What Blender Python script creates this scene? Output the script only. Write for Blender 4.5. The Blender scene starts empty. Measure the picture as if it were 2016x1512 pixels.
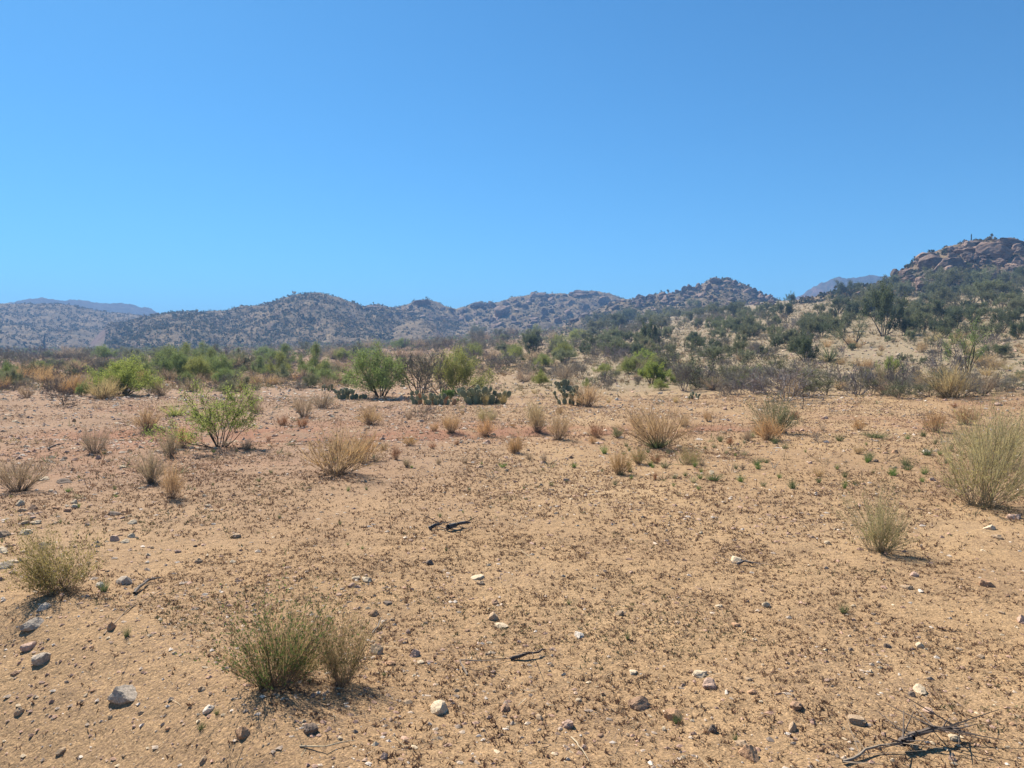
import bpy, bmesh, math, random
import numpy as np
from mathutils import Vector, Matrix

# ------------------------------------------------------------------ camera, sky, sun, exposure
scene = bpy.context.scene
COL = scene.collection
FPX, CX, CY = 1480.0, 1008.0, 756.0          # focal length and centre in photograph pixels
HORIZON = 695.0
PITCH = math.atan((CY - HORIZON) / FPX)
CAM_Z = 1.6

cam_d = bpy.data.cameras.new('camera')
cam_d.sensor_width = 36.0
cam_d.lens = FPX / 2016.0 * 36.0
cam_d.clip_start = 0.05
cam_d.clip_end = 20000.0
cam = bpy.data.objects.new('camera', cam_d)
cam.location = (0, 0, CAM_Z)
cam.rotation_euler = (math.pi / 2 - PITCH, 0, 0)
COL.objects.link(cam)
scene.camera = cam

SUN_AZ = math.radians(-36)      # from +Y, negative is left
SUN_EL = math.radians(47)
world = bpy.data.worlds.new('World')
scene.world = world
world.use_nodes = True
wn = world.node_tree.nodes
wl = world.node_tree.links
bg = wn['Background']
sky = wn.new('ShaderNodeTexSky')
sky.sky_type = 'NISHITA'
sky.sun_disc = False
sky.sun_elevation = SUN_EL
sky.sun_rotation = SUN_AZ
sky.altitude = 1200
sky.air_density = 1.0
sky.dust_density = 0.6
sky.ozone_density = 4.0
tintn = wn.new('ShaderNodeMix'); tintn.data_type = 'RGBA'; tintn.blend_type = 'MULTIPLY'
tintn.inputs[0].default_value = 1.0
tintn.inputs[7].default_value = (0.43, 0.99, 1.22, 1)      # clear dry desert air: a deeper blue all over
wl.new(sky.outputs[0], tintn.inputs[6])
wl.new(tintn.outputs[2], bg.inputs[0])
bg.inputs[1].default_value = 0.058

sun_d = bpy.data.lights.new('sun', 'SUN')
sun_d.energy = 5.0
sun_d.angle = math.radians(0.53)
sun_d.color = (1.0, 0.94, 0.85)
sun = bpy.data.objects.new('sun', sun_d)
sdir = Vector((math.sin(SUN_AZ) * math.cos(SUN_EL), math.cos(SUN_AZ) * math.cos(SUN_EL), math.sin(SUN_EL)))
sun.rotation_euler = sdir.to_track_quat('Z', 'Y').to_euler()
sun.location = sdir * 50
COL.objects.link(sun)

scene.view_settings.view_transform = 'Standard'
scene.view_settings.look = 'None'
scene.view_settings.exposure = 0.98
scene.view_settings.gamma = 1.0
scene.render.engine = 'CYCLES'
cy = scene.cycles
cy.max_bounces = 6
cy.diffuse_bounces = 3
cy.glossy_bounces = 1
cy.transmission_bounces = 3
cy.transparent_max_bounces = 4
cy.volume_bounces = 0
cy.use_denoising = True
cy.sample_clamp_indirect = 6.0

# ------------------------------------------------------------------ helpers
R = np.random.RandomState

def _hash(ix, iy, seed):
    n = (ix.astype(np.int64) * 374761393 + iy.astype(np.int64) * 668265263 + seed * 974634777) & 0xFFFFFFFF
    n = ((n ^ (n >> 13)) * 1274126177) & 0xFFFFFFFF
    n = n ^ (n >> 16)
    return (n & 0xFFFFFF) / float(0xFFFFFF)

def vnoise(x, y, seed=0):
    x = np.asarray(x, float); y = np.asarray(y, float)
    ix = np.floor(x); iy = np.floor(y)
    fx = x - ix; fy = y - iy
    fx = fx * fx * fx * (fx * (fx * 6 - 15) + 10)
    fy = fy * fy * fy * (fy * (fy * 6 - 15) + 10)
    a = _hash(ix, iy, seed); b = _hash(ix + 1, iy, seed)
    c = _hash(ix, iy + 1, seed); d = _hash(ix + 1, iy + 1, seed)
    return (a + (b - a) * fx + (c - a) * fy + (a - b - c + d) * fx * fy) * 2 - 1

def fbm(x, y, octaves=4, seed=0):
    s = 0; a = 1.0; f = 1.0; t = 0
    for k in range(octaves):
        s = s + a * vnoise(x * f + k * 17.3, y * f - k * 9.1, seed + k)
        t += a; a *= 0.5; f *= 2.03
    return s / t

def ray(px, py):
    """bearing and tangent of elevation of a photograph pixel"""
    px = np.asarray(px, float); py = np.asarray(py, float)
    xc = (px - CX) / FPX; yc = -(py - CY) / FPX
    dx = xc
    dy = math.cos(PITCH) + yc * math.sin(PITCH)
    dz = -math.sin(PITCH) + yc * math.cos(PITCH)
    return np.arctan2(dx, dy), dz / np.hypot(dx, dy)

def smooth(t):
    t = np.clip(t, 0, 1)
    return t * t * (3 - 2 * t)

def make_mesh(name, V, F, mats=(), mat_idx=None, tint=None, col=None, smooth_shade=False):
    """F: one (M,k) array or a list of them"""
    V = np.ascontiguousarray(V, dtype=np.float32).reshape(-1, 3)
    blocks = F if isinstance(F, list) else [F]
    blocks = [np.ascontiguousarray(b, dtype=np.int32) for b in blocks if len(b)]
    me = bpy.data.meshes.new(name)
    me.vertices.add(len(V))
    me.vertices.foreach_set('co', V.ravel())
    loops = np.concatenate([b.ravel() for b in blocks])
    sizes = np.concatenate([np.full(len(b), b.shape[1], np.int32) for b in blocks])
    starts = np.concatenate([[0], np.cumsum(sizes)[:-1]]).astype(np.int32)
    me.loops.add(len(loops))
    me.loops.foreach_set('vertex_index', loops)
    me.polygons.add(len(sizes))
    me.polygons.foreach_set('loop_start', starts)
    me.polygons.foreach_set('loop_total', sizes)
    if mat_idx is not None:
        me.polygons.foreach_set('material_index', np.ascontiguousarray(mat_idx, np.int32))
    if tint is not None:
        at = me.attributes.new('tint', 'FLOAT', 'POINT')
        at.data.foreach_set('value', np.ascontiguousarray(tint, np.float32))
    if col is not None:
        at = me.attributes.new('col', 'FLOAT_COLOR', 'POINT')
        c4 = np.ones((len(V), 4), np.float32); c4[:, :3] = col
        at.data.foreach_set('color', c4.ravel())
    me.polygons.foreach_set('use_smooth', np.full(len(sizes), bool(smooth_shade)))
    for m in mats:
        me.materials.append(m)
    me.update(calc_edges=True)
    return me

def link(name, me, parent=None, loc=None, rot=None, scl=None, color=None):
    o = bpy.data.objects.new(name, me)
    COL.objects.link(o)
    if parent is not None:
        o.parent = parent
    if loc is not None: o.location = loc
    if rot is not None: o.rotation_euler = rot
    if scl is not None: o.scale = scl
    if color is not None: o.color = (color[0], color[1], color[2], 1)
    return o

def tag(o, label=None, cat=None, group=None, kind=None):
    if label: o['label'] = label
    if cat: o['category'] = cat
    if group: o['group'] = group
    if kind: o['kind'] = kind
    return o

# ------------------------------------------------------------------ materials
def new_mat(name):
    m = bpy.data.materials.new(name)
    m.use_nodes = True
    nt = m.node_tree
    p = nt.nodes['Principled BSDF']
    p.inputs['Roughness'].default_value = 0.95
    p.inputs['Specular IOR Level'].default_value = 0.1
    return m, nt, nt.nodes, nt.links, p

def ramp(nodes, stops, interp='LINEAR'):
    n = nodes.new('ShaderNodeValToRGB')
    n.color_ramp.interpolation = interp
    el = n.color_ramp.elements
    while len(el) < len(stops): el.new(0.5)
    for e, (p, c) in zip(el, stops):
        e.position = p
        e.color = (c[0], c[1], c[2], 1) if hasattr(c, '__len__') else (c, c, c, 1)
    return n

def noise_node(nodes, links, coord, scale, detail=4, rough=0.6):
    n = nodes.new('ShaderNodeTexNoise')
    n.inputs['Scale'].default_value = scale
    n.inputs['Detail'].default_value = detail
    n.inputs['Roughness'].default_value = rough
    links.new(coord, n.inputs['Vector'])
    return n

def mixc(nodes, links, fac, a, b, mode='MIX'):
    n = nodes.new('ShaderNodeMix'); n.data_type = 'RGBA'; n.blend_type = mode
    for sock, v in ((n.inputs[0], fac), (n.inputs[6], a), (n.inputs[7], b)):
        if hasattr(v, 'is_output'): links.new(v, sock)
        elif hasattr(v, '__len__'): sock.default_value = (v[0], v[1], v[2], 1)
        else: sock.default_value = v
    return n.outputs[2]

def soil_material():
    m, nt, N, L, p = new_mat('soil')
    geo = N.new('ShaderNodeNewGeometry')
    pos = geo.outputs['Position']
    at = N.new('ShaderNodeAttribute'); at.attribute_name = 'col'
    earth = N.new('ShaderNodeSeparateColor'); L.new(at.outputs['Color'], earth.inputs[0])
    big = noise_node(N, L, pos, 0.16, 5, 0.6)
    base = ramp(N, [(0.30, (0.285, 0.178, 0.094)), (0.50, (0.378, 0.243, 0.126)), (0.72, (0.435, 0.295, 0.16))])
    L.new(big.outputs[0], base.inputs[0])
    c = mixc(N, L, earth.outputs[2], base.outputs[0], (0.30, 0.19, 0.118))      # pinkish gravelly earth
    c = mixc(N, L, earth.outputs[1], c, (0.30, 0.232, 0.14))                   # straw coloured bench soil
    red = noise_node(N, L, pos, 0.8, 5, 0.65)
    redf = ramp(N, [(0.38, 0.0), (0.55, 1.0)])
    L.new(red.outputs[0], redf.inputs[0])
    mr = N.new('ShaderNodeMath'); mr.operation = 'MULTIPLY'
    L.new(redf.outputs[0], mr.inputs[0]); L.new(earth.outputs[0], mr.inputs[1])
    c = mixc(N, L, mr.outputs[0], c, (0.31, 0.155, 0.09))                       # red earth of the wash
    # gritty coarse sand: light and dark grains
    vor = N.new('ShaderNodeTexVoronoi'); vor.inputs['Scale'].default_value = 150
    L.new(pos, vor.inputs['Vector'])
    sep = N.new('ShaderNodeSeparateColor'); L.new(vor.outputs['Color'], sep.inputs[0])
    gr = ramp(N, [(0.0, 0.45), (0.25, 0.82), (0.72, 1.02), (0.9, 1.2), (1.0, 1.5)])
    L.new(sep.outputs[0], gr.inputs[0])
    c = mixc(N, L, 1.0, c, gr.outputs[0], 'MULTIPLY')
    # scattered dried plant litter, brown flecks
    fl = noise_node(N, L, pos, 60, 5, 0.8)
    flf = ramp(N, [(0.46, 0.0), (0.60, 0.72)])
    L.new(fl.outputs[0], flf.inputs[0])
    cov = noise_node(N, L, pos, 0.9, 4, 0.6)
    covf = ramp(N, [(0.38, 0.1), (0.62, 1.0)])
    L.new(cov.outputs[0], covf.inputs[0])
    mul = N.new('ShaderNodeMath'); mul.operation = 'MULTIPLY'
    L.new(flf.outputs[0], mul.inputs[0]); L.new(covf.outputs[0], mul.inputs[1])
    c = mixc(N, L, mul.outputs[0], c, (0.17, 0.11, 0.075))
    L.new(c, p.inputs['Base Color'])
    b1 = N.new('ShaderNodeBump'); b1.inputs['Strength'].default_value = 0.7; b1.inputs['Distance'].default_value = 0.012
    n1 = noise_node(N, L, pos, 45, 6, 0.75)
    L.new(n1.outputs[0], b1.inputs['Height'])
    b2 = N.new('ShaderNodeBump'); b2.inputs['Strength'].default_value = 0.5; b2.inputs['Distance'].default_value = 0.06
    n2 = noise_node(N, L, pos, 6, 4, 0.65)
    L.new(n2.outputs[0], b2.inputs['Height']); L.new(b1.outputs[0], b2.inputs['Normal'])
    L.new(b2.outputs[0], p.inputs['Normal'])
    return m

def hillside_material(name, dry, pale, dark, rock, s=1.0, bump=1.2):
    m, nt, N, L, p = new_mat(name)
    geo = N.new('ShaderNodeNewGeometry'); pos = geo.outputs['Position']
    n1 = noise_node(N, L, pos, 0.05 * s, 6, 0.7)
    r1 = ramp(N, [(0.34, dark), (0.5, dry), (0.68, pale)])
    L.new(n1.outputs[0], r1.inputs[0])
    n2 = noise_node(N, L, pos, 0.7 * s, 5, 0.7)
    r2 = ramp(N, [(0.35, 0.45), (0.55, 1.0), (0.75, 1.35)])
    L.new(n2.outputs[0], r2.inputs[0])
    c = mixc(N, L, 1.0, r1.outputs[0], r2.outputs[0], 'MULTIPLY')
    # steep faces show rock
    sx = N.new('ShaderNodeSeparateXYZ'); L.new(geo.outputs['Normal'], sx.inputs[0])
    st = ramp(N, [(0.72, 1.0), (0.88, 0.0)])
    L.new(sx.outputs[2], st.inputs[0])
    c = mixc(N, L, st.outputs[0], c, rock)
    L.new(c, p.inputs['Base Color'])
    b = N.new('ShaderNodeBump'); b.inputs['Strength'].default_value = 0.8; b.inputs['Distance'].default_value = bump
    n3 = noise_node(N, L, pos, 0.4 * s, 8, 0.7)
    L.new(n3.outputs[0], b.inputs['Height']); L.new(b.outputs[0], p.inputs['Normal'])
    return m

def rock_material(name, scale, bumpd, objcol=True, base=(0.3, 0.2, 0.15)):
    m, nt, N, L, p = new_mat(name)
    tc = N.new('ShaderNodeTexCoord')
    co = tc.outputs['Object']
    oi = N.new('ShaderNodeObjectInfo')
    n1 = noise_node(N, L, co, scale, 6, 0.7)
    r1 = ramp(N, [(0.3, 0.72), (0.5, 1.0), (0.72, 1.2)])
    L.new(n1.outputs[0], r1.inputs[0])
    src = oi.outputs['Color'] if objcol else base
    c = mixc(N, L, 1.0, src, r1.outputs[0], 'MULTIPLY')
    n2 = noise_node(N, L, co, scale * 6, 3, 0.6)
    r2 = ramp(N, [(0.38, 0.7), (0.55, 1.0), (0.66, 1.25)])
    L.new(n2.outputs[0], r2.inputs[0])
    c = mixc(N, L, 1.0, c, r2.outputs[0], 'MULTIPLY')
    L.new(c, p.inputs['Base Color'])
    p.inputs['Roughness'].default_value = 0.85
    b = N.new('ShaderNodeBump'); b.inputs['Strength'].default_value = 0.7; b.inputs['Distance'].default_value = bumpd
    n3 = noise_node(N, L, co, scale * 3, 6, 0.7)
    L.new(n3.outputs[0], b.inputs['Height']); L.new(b.outputs[0], p.inputs['Normal'])
    return m

def leaf_material(name, source='object', trans=0.4, lo=0.55, hi=1.35):
    m, nt, N, L, p = new_mat(name)
    if source == 'object':
        oi = N.new('ShaderNodeObjectInfo')
        at = N.new('ShaderNodeAttribute'); at.attribute_name = 'tint'
        r = ramp(N, [(0.0, (lo, lo, lo)), (0.55, (1.0, 1.0, 1.0)), (1.0, (hi, hi * 0.97, hi * 0.85))])
        L.new(at.outputs['Fac'], r.inputs[0])
        c = mixc(N, L, 1.0, oi.outputs['Color'], r.outputs[0], 'MULTIPLY')
    else:
        at = N.new('ShaderNodeAttribute'); at.attribute_name = 'col'
        c = at.outputs['Color']
    L.new(c, p.inputs['Base Color'])
    p.inputs['Roughness'].default_value = 0.75
    p.inputs['Specular IOR Level'].default_value = 0.2
    if trans > 0:
        tr = N.new('ShaderNodeBsdfTranslucent'); L.new(c, tr.inputs[0])
        mx = N.new('ShaderNodeMixShader'); mx.inputs[0].default_value = trans
        L.new(p.outputs[0], mx.inputs[1]); L.new(tr.outputs[0], mx.inputs[2])
        L.new(mx.outputs[0], N['Material Output'].inputs[0])
    return m

M_SOIL = soil_material()
M_HILL = hillside_material('hillside', (0.18, 0.132, 0.078), (0.29, 0.21, 0.115), (0.095, 0.082, 0.05), (0.19, 0.125, 0.095))
M_MOUNT = hillside_material('mountainside', (0.075, 0.066, 0.054), (0.13, 0.098, 0.08), (0.04, 0.043, 0.034), (0.14, 0.085, 0.07), s=0.25, bump=8.0)
M_BOULDER = rock_material('granite', 0.9, 0.10)
M_STONE = rock_material('stone', 1.6, 0.006)
M_LEAF = leaf_material('leaf', 'object', 0.42)
M_STEM = leaf_material('stem', 'object', 0.12, 0.6, 1.3)
M_DRY = leaf_material('dry_blade', 'object', 0.48, 0.6, 1.35)
M_WOOD = leaf_material('wood', 'object', 0.0, 0.7, 1.2)
M_COL = leaf_material('litter', 'col', 0.25)
M_COLLEAF = leaf_material('scrub', 'col', 0.35)
M_PEB = leaf_material('pebble', 'col', 0.0)
M_PAD = leaf_material('cactus_skin', 'object', 0.0, 0.8, 1.15)
M_SPINE = leaf_material('spine', 'object', 0.5)
def _fix_spine():
    nt = M_SPINE.node_tree
    for n in nt.nodes:
        if n.type == 'OBJECT_INFO':
            for l in list(n.outputs['Color'].links):
                s = l.to_socket; nt.links.remove(l); s.default_value = (0.62, 0.55, 0.38, 1)
_fix_spine()

# ------------------------------------------------------------------ terrain shape
COLS = [-1400, -600, 0, 300, 700, 950, 1250, 1500, 1700, 2016, 2700, 3600]
DK = [26, 40, 60, 100, 160, 250, 400, 800]
ROWS = {
    -1400: [786, 754, 734, 719, 709, 702, 696, 690],
    -600: [786, 754, 734, 719, 709, 702, 696, 690],
    0:    [786, 754, 734, 718, 707, 700, 693, 686],
    300:  [786, 754, 733, 716, 704, 696, 690, 684],
    700:  [786, 753, 731, 711, 697, 687, 679, 672],
    950:  [786, 750, 726, 703, 685, 671, 660, 656],
    1250: [785, 746, 717, 686, 661, 643, 630, 635],
    1500: [784, 742, 708, 664, 629, 605, 596, 650],
    1700: [783, 739, 701, 652, 608, 582, 580, 640],
    2016: [783, 737, 696, 642, 592, 560, 560, 640],
    2700: [783, 737, 694, 640, 588, 555, 555, 640],
    3600: [783, 737, 694, 640, 588, 555, 555, 640],
}
_ths = np.array([float(ray(c, 700)[0]) for c in COLS])
_LK = np.log(np.array([0.01, 20.0] + DK + [9000.0]))
_ZK = []
for c in COLS:
    z = [0.0, 0.0]
    for d, r in zip(DK, ROWS[c]):
        z.append(CAM_Z + d * float(ray(c, r)[1]))
    z.append(-18.0)
    _ZK.append(z)
_ZK = np.array(_ZK)

def bank_s(x, y):
    """metres past the edge of the graded bank in the near left corner"""
    return ((4.95 - 0.787 * (x + 3.3)) - y) / 1.27 + 0.12 * np.sin(x * 2.3)

def ground_z(x, y):
    x = np.asarray(x, float); y = np.asarray(y, float)
    d = np.maximum(np.hypot(x, y), 0.02); th = np.arctan2(x, y)
    ld = np.log(d)
    i = np.clip(np.searchsorted(_LK, ld) - 1, 0, len(_LK) - 2)
    t = np.clip((ld - _LK[i]) / (_LK[i + 1] - _LK[i]), 0, 1)
    j = np.clip(np.searchsorted(_ths, th) - 1, 0, len(_ths) - 2)
    u = np.clip((th - _ths[j]) / (_ths[j + 1] - _ths[j]), 0, 1)
    # interpolate height linearly in distance rather than in its logarithm
    e0 = np.exp(_LK[i]); e1 = np.exp(_LK[i + 1])
    t = np.clip((d - e0) / (e1 - e0), 0, 1)
    z0 = _ZK[j, i] * (1 - t) + _ZK[j, i + 1] * t
    z1 = _ZK[j + 1, i] * (1 - t) + _ZK[j + 1, i + 1] * t
    z = z0 * (1 - u) + z1 * u
    far = smooth((d - 18) / 60.0)
    z = z + 0.05 * fbm(x / 3.1, y / 3.1, 3, 11) * smooth(d / 6.0)
    z = z + far * (0.55 * fbm(x / 14.0, y / 14.0, 4, 23) + 0.12 * fbm(x / 2.2, y / 2.2, 3, 5))
    # graded bank edge in the near left corner
    s = bank_s(x, y)
    near = smooth((8.5 - d) / 2.0)
    z = z - 0.62 * smooth(s / 1.7) * near
    z = z + 0.07 * np.exp(-((s + 0.12) / 0.30) ** 2) * near
    z = z + 0.022 * fbm(x / 0.5 + y / 0.3, (y - x) / 1.4, 3, 61) * smooth((s + .2) / .5) * near
    # shallow red wash across the flat
    wy = y - (15.2 + 0.07 * x + 0.5 * np.sin(x * 0.45))
    z = z - 0.11 * np.exp(-(wy / 0.75) ** 2) * smooth((9.5 - np.abs(x + 2)) / 3.0)
    # lumps
    z = z + 0.010 * fbm(x / 0.16, y / 0.16, 3, 41) * smooth((16 - d) / 8.0) + 0.018 * fbm(x / 0.7, y / 0.7, 2, 43)
    return z

class Hill:
    def __init__(s, crest, dc, df, db, base=-3.0, power=1.35, amp=1.0, wave=40.0, fine=0.8, seed=1, ext=0.05):
        px = np.array([c[0] for c in crest], float); row = np.array([c[1] for c in crest], float)
        th, te = ray(px, row)
        dcs = np.array([c[2] if len(c) > 2 else dc for c in crest], float)
        s.th = th; s.dc = dcs; s.zc = CAM_Z + dcs * te
        s.df, s.db, s.base, s.power, s.amp, s.wave, s.fine, s.seed, s.ext = df, db, base, power, amp, wave, fine, seed, ext
    def z(s, x, y):
        x = np.asarray(x, float); y = np.asarray(y, float)
        d = np.hypot(x, y); th = np.arctan2(x, y)
        dc = np.interp(th, s.th, s.dc); zc = np.interp(th, s.th, s.zc)
        out = np.maximum(s.th[0] - th, th - s.th[-1]) / s.ext
        zc = s.base + (zc - s.base) * (1 - smooth(out))
        df = s.df * (1 + 0.06 * vnoise(th * 14, th * 0 + s.seed, s.seed))
        t = np.clip((d - df) / (dc - df), 0, 1)
        u = np.clip((d - dc) / (s.db - dc), 0, 1)
        sh = np.where(d < dc, t ** s.power, 1 - smooth(u))
        z = s.base + (zc - s.base) * sh
        w = np.clip(t * 3, 0, 1) * (1 - 0.7 * np.exp(-((d - dc) / (0.16 * (dc - df))) ** 2)) * (out < 1.0)
        # gullies running down the slope and lumps
        g = fbm(th * dc / s.wave, d / (s.wave * 2.6), 4, s.seed + 3)
        z = z + s.amp * g * w + s.fine * fbm(x / 7.0, y / 7.0, 4, s.seed + 7) * np.clip(t * 4, 0, 1)
        return np.where((d < df) | (d > s.db) | (out > 1.0), -60.0, z)

HILLS = {
    'low_brown': Hill([(-500, 640), (-250, 612), (0, 600), (60, 598), (110, 598), (150, 604), (200, 613), (250, 618), (300, 621), (340, 624), (400, 634), (470, 650)],
                      820, 430, 1300, -4, 1.3, 13, 60, 1.6, 3),
    'round': Hill([(225, 640), (300, 622), (350, 616), (400, 614), (450, 612), (470, 606), (495, 603), (520, 600), (545, 592), (580, 581), (610, 577), (630, 579), (660, 588), (700, 600), (730, 607), (780, 614), (850, 626), (930, 642)],
                  560, 330, 820, -4, 1.2, 9, 48, 1.5, 11),
    'rocky_ridge': Hill([(690, 640), (712, 606), (725, 601), (748, 600), (765, 607), (790, 606), (815, 597), (828, 591), (842, 593), (862, 599), (880, 606), (897, 613), (910, 608), (932, 599), (945, 595), (958, 598), (975, 600), (1000, 591), (1030, 586), (1060, 579), (1100, 578), (1118, 580), (1140, 575), (1160, 575), (1178, 577), (1200, 584), (1230, 592), (1290, 606), (1360, 632)],
                        640, 370, 900, 2, 1.25, 8, 42, 2.6, 23),
    'butte': Hill([(1130, 632), (1180, 606), (1225, 592), (1260, 586), (1300, 578), (1330, 575), (1345, 570), (1358, 564), (1375, 562), (1390, 552), (1405, 547), (1425, 547), (1440, 551), (1455, 557), (1480, 566), (1505, 578), (1525, 587), (1550, 593), (1600, 604), (1660, 625)],
                  470, 255, 700, 6, 1.25, 5, 35, 1.8, 37),
    'right_rocky': Hill([(1520, 612, 250), (1570, 590, 250), (1620, 578, 250), (1680, 571, 250), (1720, 562, 255), (1745, 549, 262), (1780, 528, 268), (1800, 516, 272), (1830, 501, 278), (1870, 486, 283), (1900, 477, 288), (1950, 473, 292), (1985, 471, 295), (2016, 474, 298), (2150, 440, 300), (2350, 430, 300), (2600, 480, 300), (2900, 570, 300)],
                        280, 125, 480, 2, 1.5, 3.0, 24, 1.5, 53),
}
FAR = {
    'left_range': Hill([(-700, 610), (-400, 590), (-150, 602), (0, 597), (25, 592), (45, 588), (80, 584), (95, 587), (110, 591), (150, 590), (172, 593), (190, 598), (220, 598), (240, 596), (258, 601), (272, 605), (293, 607), (303, 613), (316, 621), (345, 632), (420, 652)],
                       1500, 1000, 2100, -5, 1.2, 13, 90, 3.5, 71),
    'right_range': Hill([(1520, 620), (1560, 592), (1580, 578), (1598, 567), (1618, 555), (1640, 547), (1650, 545), (1665, 546), (1690, 546), (1710, 541), (1730, 542), (1760, 546), (1850, 530), (2000, 520), (2300, 530), (2600, 590)],
                        1150, 760, 1700, 5, 1.2, 12, 70, 4.0, 83),
}

def height(x, y):
    z = ground_z(x, y)
    for h in HILLS.values():
        z = np.maximum(z, h.z(x, y))
    return z

_DM = np.exp(np.linspace(math.log(1.2), math.log(900), 420))
_TM = np.linspace(-0.86, 0.86, 720)
_HT = height(np.sin(_TM)[:, None] * _DM[None], np.cos(_TM)[:, None] * _DM[None])
def hit(px, py):
    """where the line of sight of a pixel meets the land: arrays x, y, z, d, ok"""
    px = np.atleast_1d(np.asarray(px, float)); py = np.atleast_1d(np.asarray(py, float))
    th, te = ray(px, py)
    f = np.clip((th - _TM[0]) / (_TM[1] - _TM[0]), 0, len(_TM) - 1.001)
    j = f.astype(int); u = (f - j)[:, None]
    Z = _HT[j] * (1 - u) + _HT[j + 1] * u
    under = (CAM_Z + te[:, None] * _DM[None]) < Z
    k = np.argmax(under, axis=1)
    ok = under.any(axis=1)
    k = np.where(ok, k, len(_DM) - 1)
    k0 = np.maximum(k - 1, 0)
    i = np.arange(len(px))
    a = (CAM_Z + te * _DM[k0]) - Z[i, k0]; b = Z[i, k] - (CAM_Z + te * _DM[k])
    t = np.clip(a / np.maximum(a + b, 1e-9), 0, 1)
    d = _DM[k0] * (1 - t) + _DM[k] * t
    x = np.sin(th) * d; y = np.cos(th) * d
    return x, y, height(x, y), d, ok

def grid_faces(nr, nc):
    i = np.arange(nr - 1)[:, None] * nc + np.arange(nc - 1)[None]
    return np.stack([i, i + 1, i + nc + 1, i + nc], -1).reshape(-1, 4)

def build_ground():
    d = np.concatenate([[0.05, 0.4], np.exp(np.linspace(math.log(0.8), math.log(60), 310)), np.exp(np.linspace(math.log(61), math.log(700), 90)), [1000, 1800, 4000, 9000]])
    th = np.concatenate([np.linspace(-math.pi, -1.0, 24)[:-1], np.linspace(-1.0, -0.64, 30)[:-1], np.linspace(-0.64, 0.64, 440), np.linspace(0.64, 1.0, 30)[1:], np.linspace(1.0, math.pi, 24)[1:]])
    D, T = np.meshgrid(d, th, indexing='ij')
    X = D * np.sin(T); Y = D * np.cos(T)
    V = np.stack([X, Y, ground_z(X, Y)], -1).reshape(-1, 3)
    wy = Y - (15.2 + 0.07 * X + 0.5 * np.sin(X * 0.45))
    redness = np.exp(-(wy / 1.1) ** 2) * smooth((9.5 - np.abs(X + 2)) / 3.0) + 0.5 * smooth((fbm(X / 5, Y / 5, 3, 3) - .15) / .3) * smooth((D - 9) / 5) * smooth((30 - D) / 6)
    pale = smooth((D - 24) / 10) * smooth((T + 0.12) / 0.25)
    pinkish = smooth((D - 5) / 7) * smooth((0.12 - T) / 0.35) * 0.9
    col = np.stack([np.clip(redness, 0, 1), pale, pinkish], -1).reshape(-1, 3)
    me = make_mesh('ground', V, grid_faces(len(d), len(th))[:, ::-1], [M_SOIL], col=col, smooth_shade=True)
    o = link('ground', me)
    tag(o, kind='structure', label='sandy tan desert flat rising to a gravelly bench')
    return o
GROUND = build_ground()

def build_hill(name, h, mat, label, nd=100, dth=0.0015):
    t0 = h.th[0] - h.ext; t1 = h.th[-1] + h.ext
    lo, hi = max(t0, -0.75), min(t1, 0.75)
    th = np.arange(lo, hi, dth)
    if t0 < lo: th = np.concatenate([np.linspace(t0, lo, 20)[:-1], th])
    if t1 > hi: th = np.concatenate([th, np.linspace(hi, t1, 20)[1:]])
    dc = float(np.median(h.dc))
    d0 = h.df * 1.065; d1 = h.db * 0.999
    k = int(nd * 0.72)
    d = np.concatenate([np.linspace(d0, dc * 1.03, k), np.linspace(dc * 1.04, d1, nd - k)])
    D, T = np.meshgrid(d, th, indexing='ij')
    X = D * np.sin(T); Y = D * np.cos(T)
    Z = np.maximum(h.z(X, Y), h.base - 12)
    me = make_mesh(name, np.stack([X, Y, Z], -1).reshape(-1, 3), grid_faces(len(d), len(th))[:, ::-1], [mat], smooth_shade=True)
    o = link('hill' if mat is M_HILL else 'mountain', me)
    tag(o, kind='structure', label=label)
    return o

HOBJ = {}
HOBJ['low_brown'] = build_hill('hill', HILLS['low_brown'], M_HILL, 'long low brown hill below the blue mountain range')
HOBJ['round'] = build_hill('hill', HILLS['round'], M_HILL, 'rounded scrub covered hill with a smooth top')
HOBJ['rocky_ridge'] = build_hill('hill', HILLS['rocky_ridge'], M_HILL, 'long rocky ridge of broken boulder knobs')
HOBJ['butte'] = build_hill('hill', HILLS['butte'], M_HILL, 'steep rocky butte with a bouldery summit')
HOBJ['right_rocky'] = build_hill('hill', HILLS['right_rocky'], M_HILL, 'tall red rocky hillside above the green trees', nd=140, dth=0.0014)
build_hill('mountain', FAR['left_range'], M_MOUNT, 'hazy blue mountain range behind the low brown hill', nd=70, dth=0.0018)
build_hill('mountain', FAR['right_range'], M_MOUNT, 'hazy blue craggy mountain behind the saddle beside the butte', nd=80, dth=0.0017)

# ------------------------------------------------------------------ small shape makers
def unit(v):
    return v / np.maximum(np.linalg.norm(v, axis=-1, keepdims=True), 1e-9)

def ribbons(base, dirs, length, width, bend, K, rs, taper=0.25):
    """curved thin blades; returns V, quads"""
    n = len(base)
    t = np.linspace(0, 1, K)
    P = base[:, None] + dirs[:, None] * (length[:, None] * t)[..., None] + bend[:, None] * (length[:, None] * t * t)[..., None]
    side = unit(np.cross(dirs, rs.normal(size=(n, 3))))
    w = width[:, None] * (1 - (1 - taper) * t)[None]
    V = np.stack([P - side[:, None] * w[..., None] / 2, P + side[:, None] * w[..., None] / 2], 2)   # n,K,2,3
    idx = np.arange(n * K * 2).reshape(n, K, 2)
    F = np.stack([idx[:, :-1, 0], idx[:, :-1, 1], idx[:, 1:, 1], idx[:, 1:, 0]], -1).reshape(-1, 4)
    return V.reshape(-1, 3), F

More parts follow.
